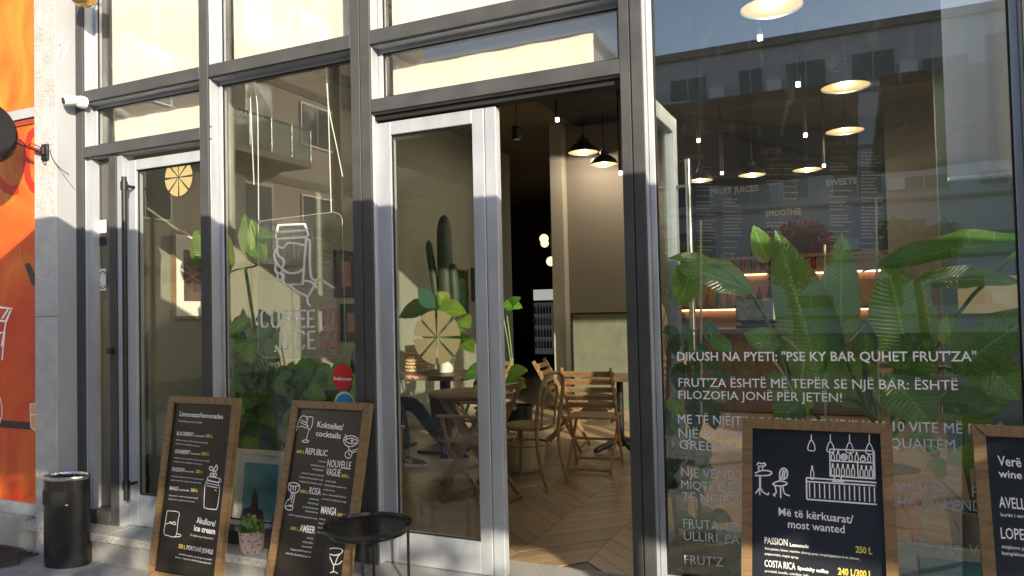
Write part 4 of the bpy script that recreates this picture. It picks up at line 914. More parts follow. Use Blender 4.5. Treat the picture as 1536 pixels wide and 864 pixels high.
# bar shelving
bar = thing('bar_back_shelves', 'wooden bar back with warm lit shelf niches under the menu', 'bar', (-1, 8, 1))
bxl, bxm, bxr = at(1018, 450, 8).x, at(1157, 450, 8).x, at(1245, 450, 8).x
z = lambda py, px=1100: at(px, py, 8).z
for (a, b, c0, c1) in ((bxl, bxm, 528, 463), (bxl, bxm, 458, 412), (bxm+.06, bxr, 456, 413), (bxm+.06, bxr, 528, 466), (bxr+.05, mx1, 456, 413), (bxr+.05, mx1, 528, 466)):
    bx('niche_back', MT['nichew_lit_tone'], bar, a, b, 8.02, 8.06, z(c0), z(c1)); bx('shelf', MT['darkw'], bar, a, b, 7.78, 8.02, z(c1), z(c1)+.04)
    bx('led_strip', MT['strip'], bar, a+.05, b-.05, 7.97, 7.985, z(c1)-.02, z(c1)-.006)
for x in (bxl-.03, bxm+.03, bxr+.025): bx('upright', MT['black'], bar, x-.028, x+.028, 7.76, 8.06, 0, z(395))
bx('upper_shelf', MT['darkw'], bar, bxl, mx1, 7.80, 8.0, z(392), z(392)+.05)
cnt_ = thing('bar_counter', 'wood panelled bar counter in front of the lit shelves', 'counter', (-1, 6.9, 0))
zc = at(1150, 536, 6.7).z
bx('worktop', MT['darkw'], cnt_, -2.7, .3, 6.75, 7.35, 1.06, 1.11, bevel=.004)
for k in range(10): bx('panel', MT['panelw'], cnt_, -2.65+k*.29, -2.65+k*.29+.284, 6.80, 6.83, .02, 1.06)
bx('carcass', MT['black'], cnt_, -2.65, .25, 6.832, 7.3, .02, 1.06)
r_ = random.Random(8)
bottle_t = []
for k in range(26):
    px = 1040+k*7.6; row = k % 2
    x = at(px, 450, 7.88).x; zz = z(463)+.042 if row else z(413)+.042
    if zz > z(455) and False: continue
    m_ = MB().lathe([(.033, 0), (.034, .16), (.012, .21), (.012, .27)], (x, 7.88, zz), 10)
    cl = r_.choice(((.05, .12, .05), (.20, .09, .02), (.30, .28, .22), (.15, .02, .02)))
    o = m_.build('bottle', M('bottle_glass_%d' % (k % 4), cl, .15), None); tag(o, 'small bottle on the warm lit bar shelves', 'bottle', 'bottles on the bar shelves')
# register and qr stand region: coffee machine
cm = thing('coffee_machine', 'dark steel coffee machine on the bar counter', 'coffee machine', (-1.2, 7.0, 1.11))
bx('body', MT['chrome'], cm, -1.45, -.95, 6.85, 7.25, 1.20, 1.50, bevel=.02); bx('base', MT['black'], cm, -1.45, -.95, 6.82, 7.25, 1.112, 1.16, bevel=.01); bx('splash', MT['black'], cm, -1.42, -.98, 7.1, 7.2, 1.16, 1.2)
for x in (-1.32, -1.08): MB().tube([(x, 6.84, 1.22), (x, 6.84, 1.18)], .03, 12).tube([(x, 6.84, 1.2), (x, 6.7, 1.19)], .012, 8).build('portafilter', MT['blackm'], cm)
# fridge far down the corridor
fz = thing('drinks_fridge', 'tall glass fronted drinks fridge at the far end of the corridor', 'fridge', (-7.1, 14, 0))
fx0, fx1 = at(797, 480, 14).x, at(833, 480, 14).x
bx('cabinet', MT['black'], fz, fx0, fx1, 14.05, 14.7, 0.02, 1.97); bx('light_box', M('fridge_light', (.5, .5, .45), .5, emit=.16, ec=(.9, .95, .85)), fz, fx0+.06, fx1-.06, 14.03, 14.05, 1.66, 1.93)
bx('interior', M('fridge_inside', (.10, .12, .12), .5, emit=.02, ec=(.8, .9, .9)), fz, fx0+.07, fx1-.07, 14.03, 14.049, .3, 1.6)
r_ = random.Random(2)
for k in range(4):
    zz = .45+k*.29; bx('shelf', MT['white'], fz, fx0+.07, fx1-.07, 13.95, 14.03, zz, zz+.012)
    for j in range(6): MB().lathe([(.028, 0), (.028, .13), (.012, .17), (.012, .2)], (fx0+.12+j*.08, 13.99, zz+.012), 8).build('bottle', r_.choice((MT['white'], MT['terra'], MT['fig'], MT['greypot'])), fz)
bx('glass_door', MT['doorglass'], fz, fx0+.05, fx1-.05, 13.93, 13.94, .25, 1.63)
# low grey glazed panel in front of the beige wall
gx0, gx1 = at(860, 500, 5.9).x, at(945, 500, 5.9).x; gz1 = at(890, 471, 5.9).z
gp_ = thing('glass_screen', 'grey green glass screen with a thin dark frame before the beige wall', 'screen', (gx0, 5.9, 0))
bx('panel', M('screen_panel', (.17, .18, .13), .18), gp_, gx0, gx1, 5.9, 5.93, .1, gz1)
for a in ((gx0-.02, gx0, .0, gz1+.02), (gx0, gx1, gz1, gz1+.02)): bx('frame', MT['black'], gp_, a[0], a[1], 5.88, 5.94, a[2], a[3])
# lamps
def pendant(c, r, label, grp='domed pendant lamps with lit insides', mat='shade', drop=True):
    c = V(c); t = thing('pendant_lamp', label, 'lamp', tuple(c), grp)
    prof = [(r, 0), (r*.97, r*.16), (r*.80, r*.42), (r*.5, r*.62), (r*.26, r*.72), (r*.24, r*.98), (r*.12, r*1.05), (r*.10, r*1.25)]
    s_ = MB().lathe(prof, c, 28, close=False); s_.build('shade', MT[mat], t)
    MB().lathe([(r*.98, .012), (r*.2, r*.25)], c, 28, close=True).build('lit_inside', MT['lampin'], t)
    for sx in (-1, 1): MB().tube([c+V((sx*r*.2, 0, r*.8)), c+V((sx*r*.42, 0, r*.82))], .012, 6).build('wing_nut', MT['shade'], t)
    MB().tube([c+V((0, 0, r*1.2)), V((c.x, c.y, 4.0))], .007, 6).build('cord', MT['blackm'], t)
    lt = bpy.data.lights.new('lamp_bulb', 'POINT'); lt.energy = 8.5; lt.color = (1, .82, .60); lt.shadow_soft_size = .025
    lo_ = bpy.data.objects.new('lamp_bulb', lt); COL.objects.link(lo_); lo_.parent = t; lo_.location = (0, 0, -.02)
    return t
def lamp_px(px, py, wpx, r, label, **k):
    f_ = 2*r/wpx*FPX; d = ray(px, py); c = CAM+d*(f_); return pendant(c, r, label, **k)
lamp_px(875, 229, 45, .2, 'domed pendant seen through the doorway, left of the pair')
lamp_px(905.5, 247, 42, .182, 'domed pendant seen through the doorway, right of the pair')
lamp_px(1157, 12, 90, .2, 'nearest dome pendant at the top of the lettered pane')
lamp_px(1268, 131, 69, .2, 'second dome pendant reflected among the far facade windows, larger lit ellipse')
lamp_px(1267, 197, 54, .2, 'dome pendant hanging just above the first right hand menu heading')
lamp_px(1211, 255, 42, .18, 'small dome pendant between the menu headings'); lamp_px(1128, 263, 40, .165, 'small dome pendant above the juices heading'); lamp_px(1050, 271, 38, .16, 'leftmost small dome pendant beside the open door leaf')
def tipspot(px, py, y, label, ln=None):
    c = at(px, py, y); t = thing('tube_spotlight', label, 'spotlight', tuple(c), 'black tube spotlights hanging from the ceiling')
    top = 3.97 if ln is None else c.z+ln
    MB().tube([c+V((0, 0, .02)), V((c.x, c.y, top))], .022, 10).build('tube', MT['blackm'], t); MB().tube([c+V((0, 0, -.015)), c+V((0, 0, .02))], .018, 10).build('lit_tip', MT['tip'], t)
for px, py, y, l in ((836, 180, 3.6, 'tube spotlight left of the doorway pendants'), (931, 260, 4.0, 'tube spotlight against the right post of the doorway'), (1140, 57, 2.2, 'highest tube spotlight in the lettered pane'), (1197, 127, 3.2, 'tube spotlight left of the big lit ellipse'), (1208, 203, 4.6, 'tube spotlight above the small menu pendants'), (1048, 211, 4.6, 'tube spotlight near the open door leaf'), (1083, 260, 6.0, 'small tube spotlight by the coffee heading'), (1236, 249, 6.0, 'small tube spotlight under the snacks heading')):
    tipspot(px, py, y, l)
c = at(775, 209, 5.0); t = thing('ceiling_downlight', 'short black cylinder downlight on the beige ceiling', 'downlight', tuple(c)); MB().tube([c, c+V((0, 0, .16))], .055, 14).build('cylinder', MT['blackm'], t); MB().tube([c+V((0, 0, -.004)), c+V((0, 0, 0))], .04, 14).build('diffuser', MT['white'], t); MB().tube([c+V((0, 0, .16)), V((c.x, c.y, 4.02))], .006, 6).build('cord', MT['blackm'], t)
gl = thing('globe_lamp', 'three lobed chandelier arm with warm globes in the corridor', 'lamp', tuple(at(816, 330, 11)))
for px, py, r in ((816, 358, .095), (817, 365, .085), (826.5, 392, .10)): MB().ball(at(px, py, 11), r, 16, 10).build('globe', MT['globe'], gl)
MB().tube([at(800, 342, 11), at(830, 345, 11)], .012, 6).tube([at(816, 342, 11), at(816, 356, 11)], .008, 6).tube([at(826, 343, 11), at(827, 386, 11)], .008, 6).tube([at(816, 342, 11), V((at(816, 342, 11).x, 11, 4.0))], .008, 6).build('arm', MT['black'], gl)
mb = MB(); A = at(898, 132, 3.0)
bx('ceiling_bracket', MT['white'], None, A.x-.28, A.x+.28, 2.9, 3.1, 3.94, 3.979); tag(bpy.data.objects['ceiling_bracket'], 'small white bracket fixed to the dark ceiling over the doorway', 'bracket')
# framed pictures on the left wall
def wallpic(px0, py0, px1, py1, label, fm='framew', matw='white', art=(.10, .05, .045)):
    A = atx(px0, py0, -5.198); B = atx(px1, py1, -5.198); t = thing('framed_picture', label, 'picture', (-5.19, (A.y+B.y)/2, B.z))
    fw_ = .03; y0, y1, z1_, z0_ = A.y, B.y, A.z, B.z
    for a in ((y0, y1, z1_-fw_, z1_), (y0, y1, z0_, z0_+fw_), (y0, y0+fw_, z0_+fw_, z1_-fw_), (y1-fw_, y1, z0_+fw_, z1_-fw_)): bx('frame', MT[fm], t, -5.197, -5.165, a[0], a[1], a[2], a[3])
    bx('mount', MT[matw], t, -5.197, -5.18, y0+fw_, y1-fw_, z0_+fw_, z1_-fw_)
    h = (z1_-z0_)*.17; w = (y1-y0)*.17
    pm_ = postermat('picture_print_%d' % int(px0), [(.3, art), (.6, tuple(x*2.4 for x in art)), (.8, (.35, .28, .22))], 8)
    bx('print', pm_, t, -5.18, -5.176, y0+fw_+w, y1-fw_-w, z0_+fw_+h, z1_-fw_-h)
wallpic(255, 345, 330, 478, 'large framed brown print behind the narrow left door', art=(.05, .025, .02))
wallpic(500, 375, 532, 446, 'dark framed picture above the lowered one beside the middle mullion', 'black', 'board'); wallpic(510, 456, 541, 510, 'lower dark framed picture beside the middle mullion', 'black', 'board')
wallpic(680, 402, 702, 472, 'green framed picture behind the closed door leaf', 'framew', 'black', (.02, .06, .02)); wallpic(706, 402, 722, 452, 'small dark frame right of the green picture', 'black', 'board')
# picture leaning inside the low window
def leanpic(px0, px1, pyt, pyb, y, label, sky_=(.12, .30, .34)):
    A = at(px0, pyt, y+.05); B = at(px1, pyt, y+.05); zt_ = A.z; z0_ = .004
    t = thing('leaning_picture', label, 'picture', (A.x, y, 0))
    Mr = Matrix.Translation((A.x, y, z0_)) @ Matrix.Rotation(R(-6), 4, 'X'); W_ = B.x-A.x; H_ = zt_-z0_; fw_ = .03
    for a in ((0, W_, 0, fw_), (0, W_, H_-fw_, H_), (0, fw_, fw_, H_-fw_), (W_-fw_, W_, fw_, H_-fw_)): MB().box(a[0], a[1], 0, .025, a[2], a[3], Mr).build('frame', MT['cream'], t)
    MB().box(fw_, W_-fw_, .008, .02, fw_, H_-fw_, Mr).build('mount', MT['white'], t)
    m, tt, p_ = nodes('seascape_print'); n = tex(tt, 'Noise', 4, Detail=6, Distortion=1); tt.links.new(ramp(tt, n.outputs[0], [(.3, sky_), (.6, tuple(x*1.8 for x in sky_)), (.8, (.3, .42, .40))]), p_.inputs['Base Color'])
    a_, b_ = W_*.2, H_*.16
    pr__ = MB().box(a_, W_-a_*.7, .004, .008, b_, H_-b_, Mr).build('print', m, t)
    MB().prism([Mr @ V((a_+u_*(W_-2*a_), .003, b_+v_*(H_-2*b_))) for u_, v_ in ((0, 0), (.75, 0), (.7, .16), (.52, .2), (.5, .42), (.44, .48), (.41, .60), (.39, .48), (.33, .42), (.3, .2), (.05, .18))], (0, -.001, 0)).build('printed_tower', M('tower_print', (.10, .07, .075)), pr__, smooth=False)
leanpic(352, 428, 672, 812, .30, 'small seascape painting with a tower leaning inside the middle bay')
leanpic(1345, 1500, 812, 900, .34, 'pale framed picture leaning inside behind the wine board')
leanpic(1075, 1150, 790, 900, .40, 'pale framed blue picture leaning inside behind the bar drawing board')

# ================================================================= NEON CUP SIGN
ng = thing('neon_sign', 'unlit white and red neon cup sign on a clear panel hung in the middle bay', 'neon sign', tuple(at(455, 430, .2)))
YN = .2
def NP(cx, cy, y=YN): return at(300+cx/3, 288+cy/3, y)
L_, T_, R_, B_ = 262, 92, 655, 745
rad = 38
out = [NP(L_+rad, T_+35)]+[NP(a, b) for a, b in ((600, 90), (628, 100), (640, 120), (655, 705), (650, 730), (620, 745), (300, 745), (272, 738), (262, 720), (262, 150), (268, 130))]
MB().prism([p+V((0, .006, 0)) for p in out], (0, .004, 0)).build('clear_panel', MT['clear'], ng, smooth=False)
MB().tube(out+[out[0]], .0013, 5).build('panel_edge', MT['wire'], ng)
def neon(name, paths, mat='neon', r=.0075, sm=True):
    mb = MB()
    for p in paths: mb.tube([NP(*q) for q in (smoothp(p, 4) if sm and len(p) > 2 else p)], r, 6)
    return mb.build(name, MT[mat], ng)
neon('cup_tube', [[(352, 150), (472, 145), (488, 195), (478, 203), (345, 212), (340, 200), (352, 150)], [(344, 183), (482, 172)], [(345, 212), (348, 262)], [(478, 203), (462, 415), (385, 418), (375, 405), (366, 360)]], sm=False)
neon('sleeve_tube', [[(352, 245), (375, 252), (395, 232), (430, 232), (466, 240)], [(368, 345), (400, 365), (440, 362), (466, 345)]])
neon('hand_tube', [[(345, 255), (334, 280), (340, 310), (352, 330), (368, 340), (378, 320), (372, 300), (352, 285), (345, 255)], [(342, 320), (338, 350), (350, 366), (366, 362), (370, 345)], [(352, 366), (348, 388), (362, 398), (376, 386), (374, 366)], [(480, 215), (494, 222), (494, 300), (500, 380), (520, 398), (540, 392), (602, 432)], [(402, 420), (440, 450), (480, 470), (484, 500), (496, 512)], [(525, 398), (505, 440), (488, 470)]])
neon('wrist_tube', [[(468, 400), (500, 405), (530, 435)]])
def LT(x0, x1, y0, y1, ch):
    w = x1-x0; h = y1-y0; X = lambda u: x0+u*w; Y = lambda v: y0+v*h
    P = dict(C=[[(1, .2), (.8, 0), (.2, 0), (0, .2), (0, .8), (.2, 1), (.8, 1), (1, .8)]], O=[[(.2, 0), (.8, 0), (1, .2), (1, .8), (.8, 1), (.2, 1), (0, .8), (0, .2), (.2, 0)]], F=[[(1, 0), (0, 0), (0, 1)], [(0, .5), (.8, .5)]], E=[[(1, 0), (0, 0), (0, 1), (1, 1)], [(0, .5), (.8, .5)]], T=[[(0, 0), (1, 0)], [(.5, 0), (.5, 1)]], I=[[(.5, 0), (.5, 1)]], U=[[(0, 0), (0, .8), (.2, 1), (.8, 1), (1, .8), (1, 0)]], J=[[(1, 0), (1, .8), (.8, 1), (.2, 1), (0, .8)]], G=[[(1, .2), (.8, 0), (.2, 0), (0, .2), (0, .8), (.2, 1), (.8, 1), (1, .8), (1, .55), (.6, .55)]])[ch]
    return [[(X(u), Y(v)+(-2*u)) for u, v in p] for p in P]
for ch, x0, x1 in (('C', 276, 306), ('O', 324, 354), ('F', 374, 402), ('F', 412, 440), ('E', 448, 474), ('E', 486, 514)): neon('letter_tube', LT(x0, x1, 535, 608, ch), sm=False)
for ch, x0, x1 in (('T', 540, 572), ('O', 586, 614)): neon('letter_tube', LT(x0, x1, 530, 605, ch), 'neonr', sm=False)
for ch, x0, x1 in (('J', 340, 362), ('U', 374, 398), ('I', 414, 424), ('C', 440, 470), ('E', 488, 516)): neon('letter_tube', LT(x0, x1, 630, 706, ch), sm=False)
for ch, x0, x1 in (('G', 544, 574), ('O', 590, 620)): neon('letter_tube', LT(x0, x1, 628, 704, ch), 'neonr', sm=False)
for pts in ([(383, 120), (382, 132), (376, 145), (377, 180), (381, 277)], [(383, 132), (386, 160), (387, 200), (388, 330)], [(489, 99), (491, 130), (493, 180), (497, 318)], [(489, 104), (493, 160), (505, 220), (514, 265)]):
    MB().tube(smoothp([tuple(at(a, b, YN)) for a, b in pts], 4), .0032, 6).build('hanging_wire', MT['wire'], ng)
for px, py in ((383, 120), (489, 99)): MB().tube([at(px, py, YN), V((at(px, py, YN).x, YN, 4.0))], .0025, 6).build('hanging_wire', MT['wire'], ng)
# ================================================================= FURNITURE
def folding_chair(loc, rz, label, arms=False, mat='chairw'):
    """front is local +x; built in local metres and turned by rz"""
    t = thing('folding_chair', label, 'chair', (0, 0, 0), 'wooden folding chairs inside the cafe'); m = MT[mat]
    for s in (-1, 1):
        y = s*.215
        MB().bar((-.27, y, .90), (.20, y, .0), .034, .018, (1, 0, 0)).build('back_leg', m, t, bevel=.002)
        MB().bar((-.25, y-s*.022, .0), (.17, y-s*.022, .44), .034, .018, (1, 0, 0)).build('front_leg', m, t, bevel=.002)
        MB().bar((-.19, y-s*.022, .435), (.19, y-s*.022, .435), .03, .018, (0, 0, 1)).build('seat_rail', m, t, bevel=.002)
        if arms:
            MB().bar((-.17, y+s*.03, .66), (.20, y+s*.03, .65), .045, .02, (0, 1, 0)).build('armrest', m, t, bevel=.003)
            MB().bar((.16, y+s*.03, .65), (.10, y+s*.02, .40), .028, .018, (1, 0, 0)).build('arm_post', m, t, bevel=.002)
    for k in range(7): bx('seat_slat', m, t, -.19+k*.056, -.19+k*.056+.044, -.225, .225, .450, .466, bevel=.002)
    for k in range(5):
        z = .56+k*.072; x = -.27+(.90-z)*.5222
        MB().bar((x+.014, -.235, z), (x+.014, .235, z), .05, .014, (-.46, 0, .88)).build('back_slat', m, t, bevel=.002)
    for p in ((.175, .04), (-.235, .02), (.06, .24)): MB().bar((p[0], -.2, p[1]), (p[0], .2, p[1]), .022, .022).build('stretcher', m, t)
    t.location = loc; t.rotation_euler = (0, 0, rz); return t
folding_chair((-2.60, 1.55, .003), R(172), 'nearest folding wooden armchair at the round table, partly behind the door stile', True)
folding_chair((-2.16, 2.95, .003), R(96), 'folding wooden chair with slatted back in the doorway, nearest the right post')
folding_chair((-2.72, 3.72, .003), R(8), 'sunlit folding chair tilted sideways behind the bentwood chair')
folding_chair((-1.95, 4.55, .003), R(-100), 'far folding chair with lit slats behind the black pedestal table')
folding_chair((-4.72, 1.62, .003), R(200), 'added folding chair behind the narrow left door, in place of a reflected one')  # inside chair added in place of a chair reflected from the terrace
folding_chair((-3.65, 3.65, .003), R(250), 'folding chair behind the long table seen under its top')
# bentwood chair
t = thing('bentwood_chair', 'curved bentwood chair with round seat beside the folding armchair', 'chair', (0, 0, 0)); m = MT['bentw']
MB().lathe([(.01, .455), (.19, .455), (.205, .465), (.205, .485), (.19, .49), (.01, .482)], (0, 0, 0), 28).build('seat', m, t)
MB().tube([(.17*math.cos(a), .17*math.sin(a), .33) for a in [i*math.pi/14 for i in range(29)]], .010, 6).build('leg_ring', m, t)
for s in (-1, 1):
    MB().tube(smoothp([(.15, s*.13, .455), (.165, s*.15, .25), (.19, s*.175, .003)], 4), [.016]*9, 8).build('leg', m, t)
    MB().tube(smoothp([(.165, s*.15, .30), (.16, s*.10, .40), (.15, s*.03, .44)], 4), .009, 6).build('brace', m, t)
hoop = smoothp([(-.27, -.17, .003), (-.20, -.17, .25), (-.185, -.175, .47), (-.215, -.19, .68), (-.25, -.15, .86), (-.262, 0, .91), (-.25, .15, .86), (-.215, .19, .68), (-.185, .175, .47), (-.20, .17, .25), (-.27, .17, .003)], 5)
MB().tube(hoop, .0155, 8).build('back_hoop', m, t)
MB().tube(smoothp([(-.185, -.10, .48), (-.21, -.11, .68), (-.235, -.07, .79), (-.24, 0, .82), (-.235, .07, .79), (-.21, .11, .68), (-.185, .10, .48)], 5), .0105, 8).build('inner_hoop', m, t)
t.location = (-2.46, 2.16, .003); t.rotation_euler = (0, 0, R(172))
# round folding table
t = thing('round_table', 'round wooden folding table with crossed legs behind the door leaf', 'table', (0, 0, 0))
MB().lathe([(.01, .715), (.325, .715), (.333, .722), (.333, .738), (.325, .744), (.01, .744)], (0, 0, 0), 40).build('tabletop', MT['chairw'], t)
for s in (-1, 1):
    MB().bar((-.22, s*.17, .0), (.22, s*.17, .70), .04, .022, (1, 0, 0)).build('leg', MT['chairw'], t, bevel=.002); MB().bar((.22, s*.145, .0), (-.22, s*.145, .70), .04, .022, (1, 0, 0)).build('leg', MT['chairw'], t, bevel=.002)
bx('apron', MT['chairw'], t, -.24, .24, -.18, -.155, .68, .714); bx('apron', MT['chairw'], t, -.24, .24, .155, .18, .68, .714)
for x in (-.2, .2): bx('stretcher', MT['chairw'], t, x-.012, x+.012, -.15, .15, .05, .08)
t.location = (-2.98, 2.12, .003); t.rotation_euler = (0, 0, R(25))
# long dark table
t = thing('long_table', 'long dark wooden table on black pedestals carrying the potted plants', 'table', (-4.3, 3.2, 0))
for k in range(4): bx('plank', MT['darkw'], t, -5.1, -3.45, 2.85+k*.2, 2.85+k*.2+.196, .75, .795, bevel=.003)
for x in (-4.55, -3.85):
    bx('pedestal', MT['black'], t, x-.04, x+.04, 3.2, 3.28, .03, .75); bx('foot', MT['black'], t, x-.22, x+.22, 3.02, 3.46, .003, .03, bevel=.004)
# wooden side panel bench at the mullion
t = thing('pine_bench_end', 'pale pine bench end standing just right of the middle post', 'bench', (-3.6, 1.7, 0)); xx = at(601, 700, 1.7).x
bx('side', MT['bentw'], t, xx-.04, xx+.02, 1.66, 1.72, .003, .47, bevel=.004); bx('seat', MT['bentw'], t, xx-.85, xx+.025, 1.5, 1.74, .471, .50, bevel=.004); bx('side', MT['bentw'], t, xx-.85, xx-.78, 1.5, 1.72, .003, .47, bevel=.004)
# black pedestal table in the doorway depth
t = thing('pedestal_table', 'square wooden topped table on a black cast pedestal behind the doorway chairs', 'table', (-2.15, 3.75, 0))
bx('tabletop', MT['darkw'], t, -2.45, -1.85, 3.45, 4.05, .715, .745, bevel=.004); MB().tube([(-2.15, 3.75, .05), (-2.15, 3.75, .71)], .035, 12).build('column', MT['black'], t)
for k in range(4):
    a = R(45+90*k); MB().tube(smoothp([(-2.15, 3.75, .12), (-2.15+.13*math.cos(a), 3.75+.13*math.sin(a), .08), (-2.15+.3*math.cos(a), 3.75+.3*math.sin(a), .022)], 4), [.03]*8+[.018], 8).build('foot', MT['black'], t)
c = V((at(787, 700, 2.62).x, 2.62, 0)); t = thing('low_planter', 'rounded sand coloured planter under the bentwood chair', 'planter', tuple(c)); MB().lathe([(.13, .003), (.17, .05), (.19, .2), (.185, .33), (.17, .36), (.16, .34), (.01, .30)], c, 28).build('pot', MT['bamboo'], t)
# wicker basket stack on the long table
bk = at(626, 557, 3.3); t = thing('wicker_basket', 'sunlit wicker basket standing on the long table', 'basket', (bk.x, 3.3, .797))
for k in range(8):
    r = .105+.003*math.sin(k*2.2); mb = MB(); n = 20
    for s in range(n):
        a0 = 2*math.pi*(s+(k % 2)*.5)/n; a1 = a0+2*math.pi*.92/n
        mb.tube([(bk.x+r*math.cos(a0), 3.3+r*math.sin(a0), .815+k*.035), (bk.x+(r+.008)*math.cos((a0+a1)/2), 3.3+(r+.008)*math.sin((a0+a1)/2), .815+k*.035), (bk.x+r*math.cos(a1), 3.3+r*math.sin(a1), .815+k*.035)], .016, 6)
    mb.build('woven_band', MT['straw'], t)
# ---------------------------------------------------------------- seated person (mostly behind the post)
P = thing('person', 'seated person in black trousers and black sneakers behind the door post', 'person', (-4.25, 2.5, 0))
def skin_body(name, joints, edges, mat, par, lv=2):
    me = bpy.data.meshes.new(name); me.from_pydata([V(j[0])-ORG[par.name] for j in joints], edges, []); me.materials.append(mat)
    o = bpy.data.objects.new(name, me); COL.objects.link(o); o.parent = par; ORG[o.name] = ORG[par.name]
    o.modifiers.new('skin', 'SKIN'); sk = me.skin_vertices[0].data
    for i, j in enumerate(joints): sk[i].radius = (j[1], j[2] if len(j) > 2 else j[1])
    sk[0].use_root = True
    sb = o.modifiers.new('sub', 'SUBSURF'); sb.levels = lv; sb.render_levels = lv; me.shade_smooth(); return o
hx, hy = -4.32, 2.5
J = [((hx, hy, .55), .15, .12), ((hx+.0, hy, .75), .14, .11), ((hx+.03, hy, .98), .17, .11), ((hx+.05, hy, 1.10), .10, .08), ((hx+.06, hy, 1.17), .055), ((hx+.07, hy, 1.24), .055),
     ((hx+.05, hy-.19, 1.05), .055), ((hx+.12, hy-.24, .82), .042), ((hx+.34, hy-.16, .80), .033), ((hx+.05, hy+.19, 1.05), .055), ((hx+.12, hy+.24, .82), .042), ((hx+.34, hy+.16, .80), .033),
     ((hx+.08, hy-.10, .53), .095), ((hx+.44, hy-.08, .55), .072), ((hx+.47, hy-.06, .32), .06), ((hx+.50, hy-.05, .15), .045),
     ((hx+.08, hy+.10, .53), .095), ((hx+.46, hy+.16, .55), .072), ((hx+.62, hy+.20, .32), .058), ((hx+.74, hy+.26, .15), .045)]
Ed = [(0, 1), (1, 2), (2, 3), (3, 4), (4, 5), (2, 6), (6, 7), (7, 8), (2, 9), (9, 10), (10, 11), (0, 12), (12, 13), (13, 14), (14, 15), (0, 16), (16, 17), (17, 18), (18, 19)]
body = skin_body('clothed_body', J, Ed, MT['cloth'], P)
hc = V((hx+.09, hy, 1.36))
hd_ = MB().ball(hc, .105, 20, 14, (.92, .78, 1.12)); 
for p in hd_.v:
    if p.z < hc.z-.02: p.x += .012; p.y = hc.y+(p.y-hc.y)*(1-.25*min(1, (hc.z-p.z)/.1))
head = hd_.tube([hc+V((-.01, 0, -.08)), hc+V((-.03, 0, -.19))], [.05, .055], 12).build('head', MT['skin'], P)
MB().ball(hc+V((-.018, 0, .025)), .112, 18, 12, (.92, .84, 1.0)).build('hair', MT['blackm'], P)
MB().tube([hc+V((.095, 0, .02)), hc+V((.118, 0, -.02)), hc+V((.098, 0, -.03))], [.008, .014, .01], 8).build('nose', MT['skin'], head)
for s in (-1, 1): MB().ball(hc+V((.088, s*.032, .012)), .011, 8, 6).build('eye', MT['blackm'], head); MB().ball(hc+V((-.005, s*.084, -.005)), .024, 8, 6, (.7, .35, 1.1)).build('ear', MT['skin'], head)
MB().tube([hc+V((.092, -.025, -.06)), hc+V((.098, 0, -.062)), hc+V((.092, .025, -.06))], .005, 6).build('mouth', MT['terra'], head)
for s in (-1, 1):
    w_ = V((hx+.37, hy+s*.155, .805)); pm_ = MB().ball(w_+V((.04, 0, 0)), .04, 12, 8, (1.1, .9, .45)); pm_.build('palm', MT['skin'], P)
    for k in range(4): MB().tube([w_+V((.07, (k-1.5)*.019, 0)), w_+V((.115-.005*abs(k-1.3), (k-1.5)*.021, -.002)), w_+V((.14-.008*abs(k-1.3), (k-1.5)*.021, -.018))], [.009, .008, .007], 8).build('finger', MT['skin'], P)
    MB().tube([w_+V((.03, -s*.03, 0)), w_+V((.065, -s*.052, -.004)), w_+V((.09, -s*.05, -.014))], [.011, .010, .008], 8).build('thumb', MT['skin'], P)
def sneaker(ank, yaw, lab):
    Mr = Matrix.Translation(ank) @ Matrix.Rotation(yaw, 4, 'Z')
    s_ = MB(); 
    rows = [(-.075, .030, .075), (-.04, .038, .085), (0, .040, .075), (.05, .042, .058), (.10, .046, .045), (.15, .044, .036), (.185, .030, .024), (.197, .008, .014)]
    n = 12; vs = []
    for x, w, h in rows:
        for k in range(n):
            a = math.pi*k/(n-1); vs.append(Mr @ V((x, w*math.cos(a), .022+h*math.sin(a)**.8)))
    s_.add(vs, [(i*n+k, i*n+k+1, (i+1)*n+k+1, (i+1)*n+k) for i in range(len(rows)-1) for k in range(n-1)]+[tuple(range(n)), tuple(range((len(rows)-1)*n, len(rows)*n))]); s_.sm = True
    up_ = s_.build('sneaker', MT['cloth'], P)
    vs = [Mr @ V((x-.0, w*1.1, z)) for x, w, h in rows for z in (0, .026)]; vs2 = [Mr @ V((x, -w*1.1, z)) for x, w, h in rows[::-1] for z in (0, .026)]
    poly = [p for i, p in enumerate(vs+vs2) if i % 2 == 0]; MB().prism(poly, (0, 0, .028)).build('sole', MT['sole'], up_, smooth=False)
    for k in range(3):
        x = .015+k*.026; mb = MB()
        for sd in (-1, 1): mb.bar(Mr @ V((x, sd*.0435, .032)), Mr @ V((x-.02, sd*.034, .072)), .010, .004, (1, 0, 0))
        mb.build('stripe', MT['sole'], up_)
    MB().tube([Mr @ V((-.02, 0, .07)), Mr @ V((-.02, 0, .15))], [.038, .036], 12).build('sock', MT['sock'], P)
sneaker(V((hx+.50, hy-.05, .003)), R(8), 0); sneaker(V((hx+.76, hy+.27, .003)), R(25), 1)
t = thing('stool', 'plain dark stool under the seated person', 'stool', (hx, hy, 0)); MB().lathe([(.01, .40), (.18, .40), (.18, .44), (.01, .44)], (hx-.02, hy, 0), 24).build('seat', MT['darkw'], t)
for k in range(4): a = R(45+90*k); MB().tube([(hx-.02+.12*math.cos(a), hy+.12*math.sin(a), .40), (hx-.02+.17*math.cos(a), hy+.17*math.sin(a), .003)], .013, 8).build('leg', MT['black'], t)

